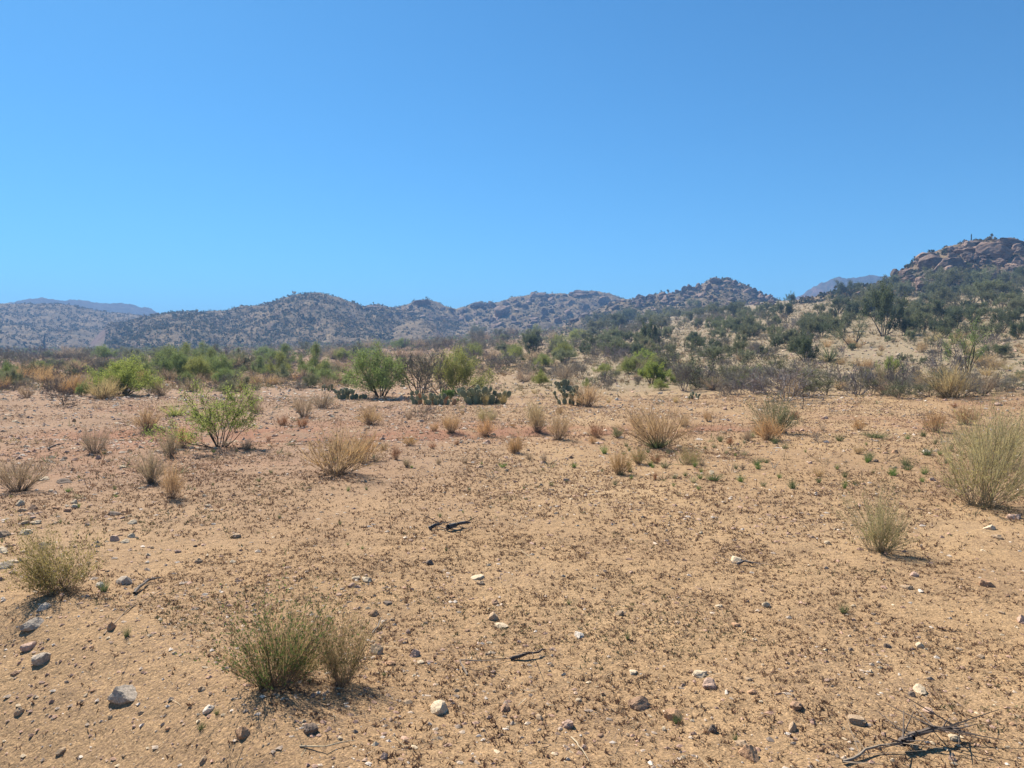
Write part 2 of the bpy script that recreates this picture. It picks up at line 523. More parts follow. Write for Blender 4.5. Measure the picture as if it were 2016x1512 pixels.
def leaves(cent, dirs, length, width, rs):
    """pointed leaf: a rhombus of one quad"""
    n = len(cent)
    side = unit(np.cross(dirs, rs.normal(size=(n, 3))))
    L = (dirs * length[:, None]); W = side * width[:, None] / 2
    V = np.stack([cent, cent + L * 0.5 + W, cent + L, cent + L * 0.5 - W], 1)
    F = np.arange(n * 4).reshape(n, 4)
    return V.reshape(-1, 3), F

def slivers(cent, dirs, length, width, rs):
    """a single pointed triangle: broad in the lower half, tip up"""
    n = len(cent)
    side = unit(np.cross(dirs, rs.normal(size=(n, 3))))
    W = side * width[:, None] * .7
    V = np.stack([cent - W * .5, cent + W * .5 + dirs * (length * .25)[:, None], cent + dirs * length[:, None]], 1)
    return V.reshape(-1, 3), np.arange(n * 3).reshape(n, 3)

def tubes(P0, P1, r0, r1, sides=4):
    P0 = np.asarray(P0, float); P1 = np.asarray(P1, float); r0 = np.asarray(r0, float); r1 = np.asarray(r1, float)
    ax = unit(P1 - P0)
    ref = np.where(np.abs(ax[:, 2:3]) > 0.9, np.array([[1.0, 0, 0]]), np.array([[0, 0, 1.0]]))
    u = unit(np.cross(ax, ref)); v = np.cross(ax, u)
    a = np.arange(sides) / sides * 2 * np.pi
    ring = u[:, None] * np.cos(a)[None, :, None] + v[:, None] * np.sin(a)[None, :, None]
    A = P0[:, None] + ring * r0[:, None, None]; B = P1[:, None] + ring * r1[:, None, None]
    V = np.concatenate([A, B], 1)
    n = len(P0)
    off = (np.arange(n) * 2 * sides)[:, None]
    s = np.arange(sides)[None]; s2 = (s + 1) % sides
    F = np.stack([off + s, off + s2, off + sides + s2, off + sides + s], -1).reshape(-1, 4)
    return V.reshape(-1, 3), F

def join(parts):
    Vs, Fs, o = [], [], 0
    for V, F in parts:
        Vs.append(V); Fs.append(F + o); o += len(V)
    return np.concatenate(Vs), Fs

def u_rows(v):
    return unit(v)

def splay_dirs(n, rs, lo, hi):
    az = rs.uniform(0, 2 * np.pi, n); a = np.radians(lo + (hi - lo) * np.sqrt(rs.uniform(0, 1, n)))
    return np.stack([np.cos(az) * np.sin(a), np.sin(az) * np.sin(a), np.cos(a)], 1)

# ------------------------------------------------------------------ plant makers (each normalised to height 1, width 1)
def u3(a):
    return a / max(math.sqrt(a[0] * a[0] + a[1] * a[1] + a[2] * a[2]), 1e-9)

def c3(a, b):
    return np.array((a[1] * b[2] - a[2] * b[1], a[2] * b[0] - a[0] * b[2], a[0] * b[1] - a[1] * b[0]))

def norm_parts(parts):
    """scale a set of part vertex arrays to height 1 and width 1 together"""
    allv = np.concatenate([p[0] for p in parts.values()])
    h = np.percentile(allv[:, 2], 99.3)
    w = np.percentile(np.hypot(allv[:, 0], allv[:, 1]), 96) * 2
    for k, p in parts.items():
        p[0][:, :2] /= w; p[0][:, 2] /= h
    return parts

def parts_to_meshes(kind, parts, mats):
    out = []
    for k, (V, F, tint) in parts.items():
        out.append((k, make_mesh(kind + '_' + k, V, F, [mats[k]], tint=tint)))
    return out

def gen_bunch(seed, n=150, hi=48, twigs=5, wid=0.010, leafy=0):
    """many thin stems fanning from one crown in uneven bundles, finely twigged on top"""
    rs = R(seed)
    nb = 7
    bd = splay_dirs(nb, rs, 0, hi); bl = rs.uniform(0.62, 1.05, nb); bo = rs.normal(0, 0.07, (nb, 2))
    g = rs.randint(0, nb, n)
    loose = rs.rand(n) < 0.4
    d = np.where(loose[:, None], splay_dirs(n, rs, 0, hi * 1.15), u_rows(bd[g] + rs.normal(0, 0.20, (n, 3))))
    d[:, 2] = np.maximum(d[:, 2], 0.25); d = u_rows(d)
    base = np.concatenate([d[:, :2] * 0.08 + bo[g] + rs.normal(0, 0.02, (n, 2)), np.full((n, 1), -0.03)], 1)
    L = np.where(loose, rs.uniform(0.35, 0.9, n), bl[g] * rs.uniform(0.6, 1.12, n))
    bend = np.stack([rs.normal(0, 0.16, n), rs.normal(0, 0.16, n), rs.uniform(-0.12, 0.10, n)], 1)
    V, F = ribbons(base, d, L, np.full(n, wid) * rs.uniform(0.7, 1.4, n), bend, 4, rs, 0.5)
    tint = np.repeat(rs.uniform(0, 1, n), 8)
    m = n * twigs
    i = np.repeat(np.arange(n), twigs)
    t = rs.uniform(0.42, 1.0, m)
    p = base[i] + d[i] * (L[i] * t)[:, None] + bend[i] * (L[i] * t * t)[:, None]
    td = unit(d[i] + rs.normal(0, 0.42, (m, 3)) + np.array([0, 0, 0.25]))
    nt = n // 2
    ta = rs.uniform(0, 6.283, nt); tr = rs.uniform(0.02, 0.22, nt)
    tb = np.stack([np.cos(ta) * tr, np.sin(ta) * tr, np.full(nt, 0.0)], 1)
    ta2 = ta + rs.normal(0, 1.0, nt)
    tdr = unit(np.stack([np.cos(ta2), np.sin(ta2), rs.uniform(-.02, .5, nt)], 1))
    Vt, Ft = ribbons(tb, tdr, rs.uniform(0.08, 0.34, nt), np.full(nt, wid * 0.9), rs.normal(0, 0.15, (nt, 3)) * np.array([1, 1, .3]), 4, rs, 0.4)
    F = np.concatenate([F, Ft + len(V)]); V = np.concatenate([V, Vt]); tint = np.concatenate([tint, np.repeat(rs.uniform(.2, 1, nt), 8)])
    V2, F2 = ribbons(p, td, rs.uniform(0.10, 0.30, m), np.full(m, wid * 0.62), rs.normal(0, 0.12, (m, 3)), 3, rs, 0.35)
    t2 = np.repeat(rs.uniform(0, 1, m), 6)
    parts = {'stems': [V, F, tint], 'foliage': [V2, F2, t2]}
    if leafy:
        q = n * leafy
        i = np.repeat(np.arange(n), leafy)
        t = rs.uniform(0.35, 1.08, q)
        p = base[i] + d[i] * (L[i] * t)[:, None] + bend[i] * (L[i] * t * t)[:, None] + rs.normal(0, 0.02, (q, 3))
        V3, F3 = leaves(p, unit(d[i] + rs.normal(0, 0.6, (q, 3))), rs.uniform(0.02, 0.05, q), rs.uniform(0.008, 0.018, q), rs)
        parts['leaves'] = [V3, F3, np.repeat(rs.uniform(0, 1, q), 4)]
    return norm_parts(parts)

def gen_tuft(seed, n=60, hi=50, wid=0.03):
    rs = R(seed)
    d = splay_dirs(n, rs, 0, hi)
    base = np.concatenate([d[:, :2] * 0.18 + rs.normal(0, 0.04, (n, 2)), np.full((n, 1), -0.05)], 1)
    L = rs.uniform(0.5, 1.0, n)
    bend = np.stack([d[:, 0] * 0.25, d[:, 1] * 0.25, -rs.uniform(0, 0.25, n)], 1)
    V, F = ribbons(base, d, L, np.full(n, wid), bend, 4, rs, 0.15)
    return norm_parts({'blades': [V, F, np.repeat(rs.uniform(0, 1, n), 8)]})

def gen_tree(seed, stems=5, splay=(8, 48), levels=5, kids=3, ratio=0.66, ang=34, leaves_per=26, leaf=(0.018, 0.007), spread=0.055,
             trunk_r=0.020, up=0.12, gnarl=0.10, min_r=0.0016, wig=3):
    rs = R(seed)
    segs0, segs1, ra, rb = [], [], [], []
    tips = []
    def grow(p, d, L, r, lev):
        k = wig if lev < 3 else 2
        pts = [p]
        rr = [r]
        r_end = max(r * 0.62, min_r)
        for s in range(k):
            d = u3(d + rs.normal(0, gnarl, 3) + np.array([0, 0, up * 0.25]))
            p = p + d * (L / k)
            pts.append(p); rr.append(r + (r_end - r) * (s + 1) / k)
        for s in range(k):
            segs0.append(pts[s]); segs1.append(pts[s + 1]); ra.append(rr[s]); rb.append(rr[s + 1])
        if lev >= levels - 1:
            for s in range(k + 1):
                tips.append((pts[s], d, L))
        if lev < levels:
            nk = kids if rs.rand() < 0.7 else kids - 1
            for c in range(nk):
                at = pts[-1] if c == 0 else pts[rs.randint(1, k + 1)]
                ax = u3(c3(d, rs.normal(size=3)))
                a = math.radians(ang * rs.uniform(0.5, 1.3)) * (0.45 if c == 0 else 1.0)
                nd = u3(d * math.cos(a) + c3(ax, d) * math.sin(a) + np.array([0, 0, up * rs.uniform(0, 1)]))
                grow(at, nd, L * ratio * rs.uniform(0.75, 1.2), max(r_end * (0.9 if c == 0 else 0.7), min_r), lev + 1)
    az0 = rs.uniform(0, 6.28)
    for s in range(stems):
        a = math.radians(rs.uniform(*splay)); az = az0 + s * 2 * math.pi / stems + rs.normal(0, 0.4)
        d = np.array([math.cos(az) * math.sin(a), math.sin(az) * math.sin(a), math.cos(a)])
        grow(np.array([math.cos(az) * 0.03, math.sin(az) * 0.03, -0.04]), d, rs.uniform(0.30, 0.42), trunk_r * rs.uniform(0.7, 1.15), 1)
    ra = np.array(ra); rb = np.array(rb)
    V, F = tubes(segs0, segs1, ra, rb, 4)
    parts = {'branches': [V, F, np.repeat(rs.uniform(0, 1, len(ra)), 8)]}
    if leaves_per > 0:
        tp = np.array([t[0] for t in tips]); td = np.array([t[1] for t in tips])
        keep = tp[:, 2] > 0.12
        tp, td = tp[keep], td[keep]
        dens = np.clip(0.35 + 1.1 * rs.rand(len(tp)), 0, 1.4)
        cnt = np.maximum((leaves_per * dens).astype(int), 1)
        i = np.repeat(np.arange(len(tp)), cnt)
        q = len(i)
        c = tp[i] + rs.normal(0, spread, (q, 3)) * np.array([1, 1, 0.8]) * 0.7 + td[i] * rs.uniform(-0.03, 0.05, q)[:, None]
        ld = unit(td[i] * 0.6 + rs.normal(0, 0.7, (q, 3)))
        V2, F2 = leaves(c, ld, leaf[0] * rs.uniform(0.6, 1.5, q), leaf[1] * rs.uniform(0.7, 1.4, q), rs)
        ctint = rs.uniform(0, 1, len(tp))
        parts['foliage'] = [V2, F2, np.repeat(np.clip(ctint[i] * 0.6 + rs.uniform(0, 0.4, q), 0, 1), 4)]
    return norm_parts(parts)

def gen_rosette(seed, n=110):
    rs = R(seed)
    d = splay_dirs(n, rs, 2, 92)
    base = d * 0.05
    V, F = ribbons(base, d, rs.uniform(0.75, 1.0, n), np.full(n, 0.055), np.stack([0 * d[:, 0], 0 * d[:, 0], -rs.uniform(0, .12, n)], 1), 4, rs, 0.06)
    return norm_parts({'blades': [V, F, np.repeat(rs.uniform(0, 1, n), 8)]})

def gen_wands(seed, n=26, wid=0.05):
    """upright bundle of thick green stems"""
    rs = R(seed)
    segs0, segs1, r0, r1 = [], [], [], []
    for k in range(n):
        a = math.radians(rs.uniform(0, 26)); az = rs.uniform(0, 6.28)
        d = np.array([math.cos(az) * math.sin(a), math.sin(az) * math.sin(a), math.cos(a)])
        p = np.array([d[0] * .2, d[1] * .2, -0.03]); L = rs.uniform(0.5, 1.0); r = wid * 0.22 * rs.uniform(.7, 1.3)
        for s in range(4):
            d = unit(d + rs.normal(0, 0.08, 3)); q = p + d * L / 4
            segs0.append(p); segs1.append(q); r0.append(r); r1.append(r * 0.86); r *= 0.86; p = q
    V, F = tubes(segs0, segs1, r0, r1, 5)
    parts = {'branches': [V, F, np.repeat(rs.uniform(0, 1, len(r0)), 10)]}
    s0 = np.array(segs0); s1 = np.array(segs1)
    i = rs.randint(0, len(s0), 5200); t = rs.rand(5200)[:, None]
    c = s0[i] * (1 - t) + s1[i] * t
    V2, F2 = leaves(c, unit(rs.normal(0, 1, (5200, 3)) + np.array([0, 0, .5])), rs.uniform(.03, .07, 5200), rs.uniform(.014, .026, 5200), rs)
    parts['foliage'] = [V2, F2, np.repeat(rs.uniform(0, 1, 5200), 4)]
    return norm_parts(parts)

PARTMAT = {'stems': M_STEM, 'foliage': M_LEAF, 'leaves': M_LEAF, 'branches': M_WOOD, 'blades': M_DRY}
def kindset(name, gens, mats=None):
    mm = dict(PARTMAT)
    if mats: mm.update(mats)
    return [parts_to_meshes(name, g, mm) for g in gens]

KINDS = {
    'bunch': kindset('bunch', [gen_bunch(100 + k, 110, 44 + 5 * k, 12, 0.011) for k in range(4)], {'foliage': M_DRY}),
    'broom': kindset('broom', [gen_bunch(140 + k, 150, 58, 13, 0.0055, 9) for k in range(3)], {'foliage': M_DRY}),
    'weedbush': kindset('weedbush', [gen_bunch(160 + k, 190, 48, 6, 0.005, 22) for k in range(3)], {'foliage': M_DRY}),
    'tuft': kindset('tuft', [gen_tuft(200 + k, 120, 44, .022) for k in range(3)]),
    'straw': kindset('straw', [gen_tuft(220 + k, 150, 40, 0.014) for k in range(2)]),
    'mesquite': kindset('mesquite', [gen_tree(300 + k, 10, (5, 80), 5, 3, 0.62, 44, leaves_per=10, spread=.07, up=.05, leaf=(0.025, 0.0105), min_r=0.0020, trunk_r=0.012, gnarl=.15) for k in range(4)]),
    'openmesquite': kindset('openmesquite', [gen_tree(335, 11, (5, 66), 5, 3, leaves_per=5, leaf=(0.020, 0.0095), trunk_r=0.009, spread=0.035, gnarl=.15, min_r=0.0020),
                                             gen_tree(331, 4, (20, 54), 5, 3, leaves_per=5, leaf=(0.026, 0.011), trunk_r=0.022, gnarl=.15, min_r=0.0026)]),
    'bare': kindset('bare', [gen_tree(360 + k, 8, (8, 66), 5, 3, 0.68, 42, 0, gnarl=0.22, trunk_r=0.013, min_r=0.0044) for k in range(4)]),
    'haze': kindset('haze', [gen_tree(380 + k, 8, (8, 62), 5, 3, 0.67, 42, 4, (0.022, 0.010), gnarl=0.2, trunk_r=0.012, min_r=0.0036) for k in range(3)]),
    'dense': kindset('dense', [gen_tree(400 + k, 7, (5, 66), 5, 3, 0.66, 40, 8, (0.034, 0.018), 0.05, trunk_r=0.016) for k in range(4)]),
    'paloverde': kindset('paloverde', [gen_tree(430 + k, 5, (6, 48), 5, 3, 0.68, 34, 8, (0.034, 0.016), 0.05, trunk_r=0.020) for k in range(4)]),
    'rosette': kindset('rosette', [gen_rosette(460 + k) for k in range(2)]),
    'wands': kindset('wands', [gen_wands(480 + k) for k in range(2)]),
}

# colours: foliage / stems
C = dict(
    tan=((0.48, 0.33, 0.175), (0.22, 0.155, 0.10)), straw=((0.50, 0.38, 0.19), (0.26, 0.19, 0.10)), orange=((0.52, 0.325, 0.155), (0.25, 0.17, 0.10)),
    rust=((0.32, 0.16, 0.085), (0.17, 0.10, 0.065)), greytan=((0.38, 0.285, 0.19), (0.19, 0.15, 0.115)), olive=((0.46, 0.385, 0.20), (0.21, 0.165, 0.10)),
    mesq=((0.235, 0.285, 0.10), (0.055, 0.045, 0.035)), bright=((0.32, 0.375, 0.09), (0.06, 0.05, 0.035)), yellowgreen=((0.31, 0.33, 0.10), (0.08, 0.065, 0.045)),
    sage=((0.215, 0.225, 0.12), (0.075, 0.062, 0.05)), dark=((0.185, 0.195, 0.10), (0.05, 0.043, 0.035)), darkest=((0.13, 0.15, 0.08), (0.04, 0.036, 0.03)),
    grey=((0.22, 0.20, 0.145), (0.19, 0.16, 0.15)), palegrey=((0.2, 0.17, 0.13), (0.24, 0.205, 0.18)), fresh=((0.13, 0.21, 0.05), (0.1, 0.12, 0.045)),
    duller=((0.12, 0.15, 0.06), (0.09, 0.095, 0.05)), gold=((0.52, 0.40, 0.17), (0.3, 0.22, 0.11)),
)
NAMES = {'bunch': 'bunch_shrub', 'broom': 'broom_shrub', 'weedbush': 'leafy_weed_bush', 'tuft': 'green_tuft', 'straw': 'bunch_grass', 'mesquite': 'mesquite_tree',
         'openmesquite': 'mesquite_tree', 'bare': 'bare_thorn_shrub', 'haze': 'thorn_shrub', 'dense': 'evergreen_shrub', 'paloverde': 'desert_tree', 'rosette': 'spiky_rosette_plant', 'wands': 'upright_cactus_shrub'}
CATS = {'bunch': 'shrub', 'broom': 'shrub', 'weedbush': 'shrub', 'tuft': 'grass tuft', 'straw': 'grass', 'mesquite': 'tree', 'openmesquite': 'tree', 'bare': 'shrub',
        'haze': 'shrub', 'dense': 'shrub', 'paloverde': 'tree', 'rosette': 'plant', 'wands': 'shrub'}
RS = R(7)

def plant(kind, x, y, z, h, w, color, label, group=None, variant=None, rot=None, leafcol=None):
    ks = KINDS[kind]
    parts = ks[RS.randint(len(ks)) if variant is None else variant % len(ks)]
    fol, stm = C[color]
    jit = RS.uniform(0.9, 1.12) * np.array([1 + RS.uniform(-.05, .05), 1.0, 1 + RS.uniform(-.06, .06)])
    rz = RS.uniform(0, 6.283) if rot is None else rot
    pc = {'stems': stm, 'branches': stm, 'foliage': fol, 'leaves': leafcol or (0.15, 0.19, 0.06), 'blades': fol}
    if len(parts) == 1:
        k, me = parts[0]
        o = link(NAMES[kind], me, None, (x, y, z), (0, 0, rz), (w, w, h), np.array(pc[k]) * jit)
    else:
        o = link(NAMES[kind], None, None, (x, y, z), (0, 0, rz), (w, w, h))
        o.empty_display_size = 0.1
        for k, me in parts:
            link(k, me, o, color=np.array(pc[k]) * jit)
    tag(o, label, CATS[kind], group)
    return o

def plant_at(kind, px, row, hpx, wpx, color, label, group=None, **kw):
    x, y, z, d, ok = hit(px, row)
    s = d[0] / FPX
    if kind == 'bunch': hpx, wpx = hpx * 1.18, wpx * 1.3
    return plant(kind, x[0], y[0], z[0], hpx * s, wpx * s, color, label, group, **kw)

# ------------------------------------------------------------------ named plants of the foreground and the flat
P = plant_at
P('weedbush', 548, 1348, 195, 235, 'tan', 'leafy green and tan bush with tall thin stems at the bank edge', variant=0, leafcol=(0.14, 0.19, 0.06))
P('weedbush', 668, 1348, 155, 130, 'tan', 'sparse tan stalky bush growing beside the leafy green bush', variant=1, leafcol=(0.22, 0.19, 0.09))
P('broom', 585, 1330, 100, 140, 'gold', 'low golden dry growth in the middle of the leafy bush', variant=1, leafcol=(0.3, 0.24, 0.1))
P('tuft', 520, 1352, 60, 60, 'duller', 'dark green leafy clump at the foot of the leafy bush')
P('weedbush', 120, 1166, 116, 150, 'olive', 'rounded olive and gold bush on the bank beside a pale grey stone', variant=2, leafcol=(0.30, 0.26, 0.09))
P('tuft', 205, 1165, 32, 26, 'duller', 'small green sprout between the olive gold bush and the pale grey stone')
P('broom', 1735, 1086, 116, 130, 'olive', 'olive green broom bush with a dark shadow on open sand', variant=1, leafcol=(0.30, 0.295, 0.125))
P('broom', 1936, 998, 182, 190, 'olive', 'large fan shaped straw green bush with bare lower stems', variant=2, leafcol=(0.43, 0.35, 0.15))
P('broom', 1950, 915, 108, 175, 'olive', 'broad straw green bush behind the large fan shaped bush', variant=0, leafcol=(0.41, 0.34, 0.14))
P('bunch', 658, 934, 78, 130, 'tan', 'wide tan shrub with splayed stems and a dark crown', variant=3)
P('bunch', 712, 908, 52, 70, 'orange', 'orange tan twiggy shrub touching the wide tan shrub', variant=1)
P('openmesquite', 432, 880, 118, 205, 'bright', 'bright green young mesquite with open spreading twigs on the flat', variant=0)
P('tuft', 345, 818, 30, 70, 'yellowgreen', 'low yellow green sprig beside the bright young mesquite')
P('broom', 1528, 852, 76, 100, 'sage', 'grey green feathery bush above an orange shrub', variant=1, leafcol=(0.17, 0.18, 0.09))
P('bunch', 1514, 866, 42, 56, 'orange', 'orange shrub at the foot of the grey green feathery bush', variant=2)
P('bunch', 1300, 880, 74, 125, 'tan', 'large tan and orange shrub with a dark green base', variant=3)
P('tuft', 1292, 882, 30, 80, 'duller', 'dark green grass at the base of the large tan shrub')
P('broom', 1258, 914, 44, 42, 'tan', 'small shrub with pale stems and bright green tips', variant=0, leafcol=(0.17, 0.27, 0.06))
P('broom', 1355, 914, 42, 58, 'tan', 'wider small shrub with tan stems and bright green tips', variant=2, leafcol=(0.17, 0.27, 0.06))
P('bunch', 1220, 934, 44, 40, 'orange', 'rust orange shrub with one dark green side', variant=0)
P('broom', 957, 832, 36, 46, 'olive', 'yellow olive bush behind a round orange bush', variant=1, leafcol=(0.3, 0.27, 0.1))
P('bunch', 955, 858, 32, 44, 'orange', 'round orange bush in front of the yellow olive bush', variant=0)
P('bunch', 890, 852, 36, 36, 'orange', 'single bright orange bush with a dark foot', variant=1)
P('bunch', 1840, 850, 36, 40, 'orange', 'orange topped bush with a dark green foot near scattered stones')
P('bunch', 1900, 836, 32, 40, 'orange', 'orange dry bush behind the broad straw green bush')
P('bunch', 1155, 800, 40, 66, 'tan', 'thick tan bush growing against the stacked prickly pear', variant=0)
P('bunch', 1870, 783, 52, 72, 'straw', 'pale straw bush with a black foot at the bench edge', variant=1)
P('bare', 1545, 790, 66, 135, 'palegrey', 'tangled bare grey brush pile behind the feathery bush', variant=0)
P('bare', 1690, 778, 62, 72, 'grey', 'dark bare branched shrub at the edge of the flat', variant=1)
P('bare', 1762, 776, 60, 60, 'grey', 'bare grey shrub with an olive neighbour at the bench foot', variant=2)
P('dense', 1752, 752, 44, 44, 'yellowgreen', 'olive yellow leafy shrub between two bare grey shrubs', variant=0)
P('openmesquite', 1680, 684, 58, 88, 'sage', 'open mesquite with forked dark limbs on the gravel slope', variant=1)
P('openmesquite', 1905, 738, 92, 95, 'mesq', 'tall light green mesquite with bare grey lower branches', variant=1)
P('bare', 1868, 740, 62, 70, 'grey', 'bare grey shrub leaning into the tall light green mesquite', variant=3)
P('dense', 1740, 662, 92, 66, 'darkest', 'tall dark green many stemmed tree on the slope', variant=0)
P('mesquite', 750, 782, 100, 138, 'mesq', 'large grey green mesquite with many stems beside a boulder', variant=0)
P('haze', 826, 780, 92, 135, 'grey', 'bare grey purple thicket between two green mesquites', variant=1)
P('bare', 868, 776, 78, 80, 'grey', 'dark tangled thicket behind the orange prickly pear', variant=1)
P('mesquite', 905, 776, 88, 128, 'yellowgreen', 'yellow green mesquite behind the prickly pear row', variant=1)
P('dense', 885, 790, 26, 56, 'fresh', 'bright leafy green bush between two prickly pears', variant=1)
P('mesquite', 245, 778, 64, 124, 'bright', 'rounded bright green mesquite with an orange grass fringe', variant=2)
P('bunch', 200, 785, 34, 56, 'straw', 'pale straw shrub at the left foot of the round green mesquite')
P('bare', 125, 797, 44, 52, 'greytan', 'leaning bare shrub with a fork of dark sticks on the flat', variant=3)
P('dense', 1283, 757, 44, 66, 'bright', 'vivid green rounded shrub beside the dark thicket', variant=2)
P('dense', 1268, 716, 28, 52, 'bright', 'green shrub uphill of the vivid green rounded shrub', variant=3)
P('haze', 1375, 764, 92, 118, 'sage', 'big dark grey green thicket beside the vivid green shrub', variant=0)
P('haze', 1345, 770, 58, 70, 'grey', 'low grey part bare shrub in front of the big dark thicket', variant=1)
P('dense', 1045, 700, 48, 50, 'darkest', 'dark upright many stemmed shrub on the pale bench', variant=1)
P('dense', 1279, 686, 54, 38, 'darkest', 'narrow dark upright shrub on the brushy bench', variant=0)
P('rosette', 1634, 712, 34, 48, 'sage', 'spiky pale green rosette plant on the gravel slope', variant=0)
P('rosette', 1590, 742, 30, 46, 'dark', 'dark green grassy rosette plant below the round dark shrub', variant=1)
P('dense', 1585, 712, 46, 54, 'darkest', 'round very dark green shrub beside the spiky rosette', variant=0)
P('haze', 1525, 738, 38, 72, 'sage', 'broad grey green shrub behind the bare brush pile', variant=2)
P('dense', 1558, 602, 24, 24, 'darkest', 'small dark tree standing in the saddle on the skyline', variant=1)
P('paloverde', 1672, 588, 34, 42, 'darkest', 'wind swept dark tree on the slope below the far mountain', variant=2)
P('mesquite', 620, 740, 62, 72, 'mesq', 'mesquite with dark trunks and a bare patch of flat in front', variant=3)
P('bunch', 600, 821, 40, 40, 'greytan', 'grey tan vase shaped shrub on a short dark foot')
P('bunch', 632, 803, 30, 42, 'greytan', 'low tan shrub pair behind the vase shaped shrub')
P('bunch', 1098, 866, 52, 46, 'tan', 'tan shrub with pale bare base sticks')
P('bunch', 1058, 850, 46, 42, 'tan', 'tan shrub joined to the shrub with pale base sticks')
P('broom', 1050, 828, 44, 44, 'olive', 'olive tan bush behind the joined tan shrubs', variant=2, leafcol=(0.22, 0.2, 0.09))
P('bunch', 1016, 893, 34, 34, 'orange', 'small orange shrub with a green foot standing alone')
P('bunch', 780, 905, 28, 16, 'rust', 'narrow rust brown upright tuft')
P('straw', 740, 908, 16, 30, 'greytan', 'low grey hummock of grass beside the narrow rust tuft')
P('bunch', 185, 893, 42, 44, 'greytan', 'compact grey brown bush standing alone on the stony flat')
P('bunch', 298, 951, 52, 52, 'greytan', 'grey shrub with silvery base stems on the sand')
P('bunch', 338, 981, 62, 36, 'tan', 'upright tan shrub in front of the silvery stemmed shrub')
P('bunch', 32, 968, 52, 76, 'greytan', 'fine hazy grey brown shrub near the flat pale stones')
P('bunch', 290, 848, 40, 48, 'tan', 'vase shaped tan shrub left of the young mesquite')
P('bunch', 336, 900, 44, 34, 'greytan', 'thin grey stemmed shrub beside an orange shrub')
P('bunch', 360, 880, 36, 36, 'orange', 'orange shrub under the edge of the young mesquite')
P('bunch', 495, 808, 36, 36, 'greytan', 'grey brown shrub behind the young mesquite')
P('bunch', 730, 835, 32, 54, 'tan', 'spreading golden tan shrub alone on the gravel')
P('bare', 838, 828, 30, 56, 'greytan', 'low grey twiggy shrub on the gravel before the prickly pears', variant=0)
P('bunch', 1176, 862, 26, 30, 'rust', 'small rust brown shrub beside a dark green shrub')
P('broom', 1216, 862, 28, 30, 'sage', 'small dark green shrub beside a rust brown shrub', variant=0)
P('bare', 1610, 870, 18, 34, 'palegrey', 'low mound of dead grey twigs')
P('bunch', 140, 776, 30, 40, 'orange', 'orange brown shrub before the round green mesquite')
P('straw', 1052, 775, 14, 20, 'straw', 'small straw tuft on the pale gravel bank')

for px, row, h, w, c, lab in [
        (1710, 908, 24, 26, 'dark', 'rounded dark green tuft standing alone on the sandy flat'), (1783, 916, 22, 32, 'dark', 'dark green tuft with a brown top on the sandy flat'),
        (1820, 934, 20, 20, 'fresh', 'bright green tuft nearest the large fan shaped bush'), (1757, 934, 18, 16, 'fresh', 'small bright green tuft between two dark tufts'),
        (1825, 896, 20, 32, 'duller', 'broad grey green tuft above the bright green tuft'), (1560, 962, 26, 30, 'duller', 'green tuft with a long thin shadow on the sandy flat'),
        (1612, 950, 16, 16, 'duller', 'small round green tuft right of the long shadowed tuft'), (1663, 962, 22, 16, 'fresh', 'upright green tuft with a smaller one in front'),
        (1612, 938, 24, 30, 'tan', 'tan and green spreading tuft on the sandy flat'), (1405, 946, 20, 46, 'duller', 'row of green tufts joined together on the sandy flat'),
        (1365, 950, 18, 22, 'olive', 'olive tuft left of the joined row of tufts'), (1490, 916, 18, 28, 'duller', 'green tuft pair with a dark shadow on the flat'),
        (1725, 862, 14, 66, 'duller', 'long low strip of green growth on the flat'), (1190, 893, 22, 26, 'fresh', 'green tuft leaning right beside the rust orange shrub'),
        (1280, 917, 16, 18, 'fresh', 'fresh green tuft at the foot of the green tipped shrub'), (1290, 945, 26, 14, 'rust', 'narrow rust and green tuft below the fresh green tuft'),
        (1470, 866, 16, 30, 'greytan', 'low grey dry tuft left of the feathery bush'), (915, 912, 20, 24, 'greytan', 'grey brown tuft leaning right on the gravel'),
        (800, 918, 18, 14, 'duller', 'dark green upright tuft beside the wide tan shrub'), (1130, 920, 14, 22, 'fresh', 'low green tuft on the weedy gravel'), (990, 920, 14, 24, 'fresh', 'bright low green tuft right of the grey brown tuft')]:
    P('tuft', px, row, h, w, c, lab)

# thin dead stalk
def thin_stalk():
    x, y, z, d, ok = hit(1580, 806)
    s = d[0] / FPX
    pts = [(0, 0, -0.02), (0.02, 0, 16 * s), (0.0, 0, 30 * s), (0.05, 0.02, 46 * s)]
    V, F = tubes(pts[:-1], pts[1:], [0.012, 0.010, 0.008], [0.010, 0.008, 0.005], 6)
    me = make_mesh('stalk', V, F, [M_WOOD], tint=np.full(len(V), 0.4))
    o = link('dead_stalk', me, None, (x[0], y[0], z[0]), color=(0.06, 0.05, 0.045))
    tag(o, 'single thin dark dead stalk standing before the bare brush pile', 'stalk')
thin_stalk()

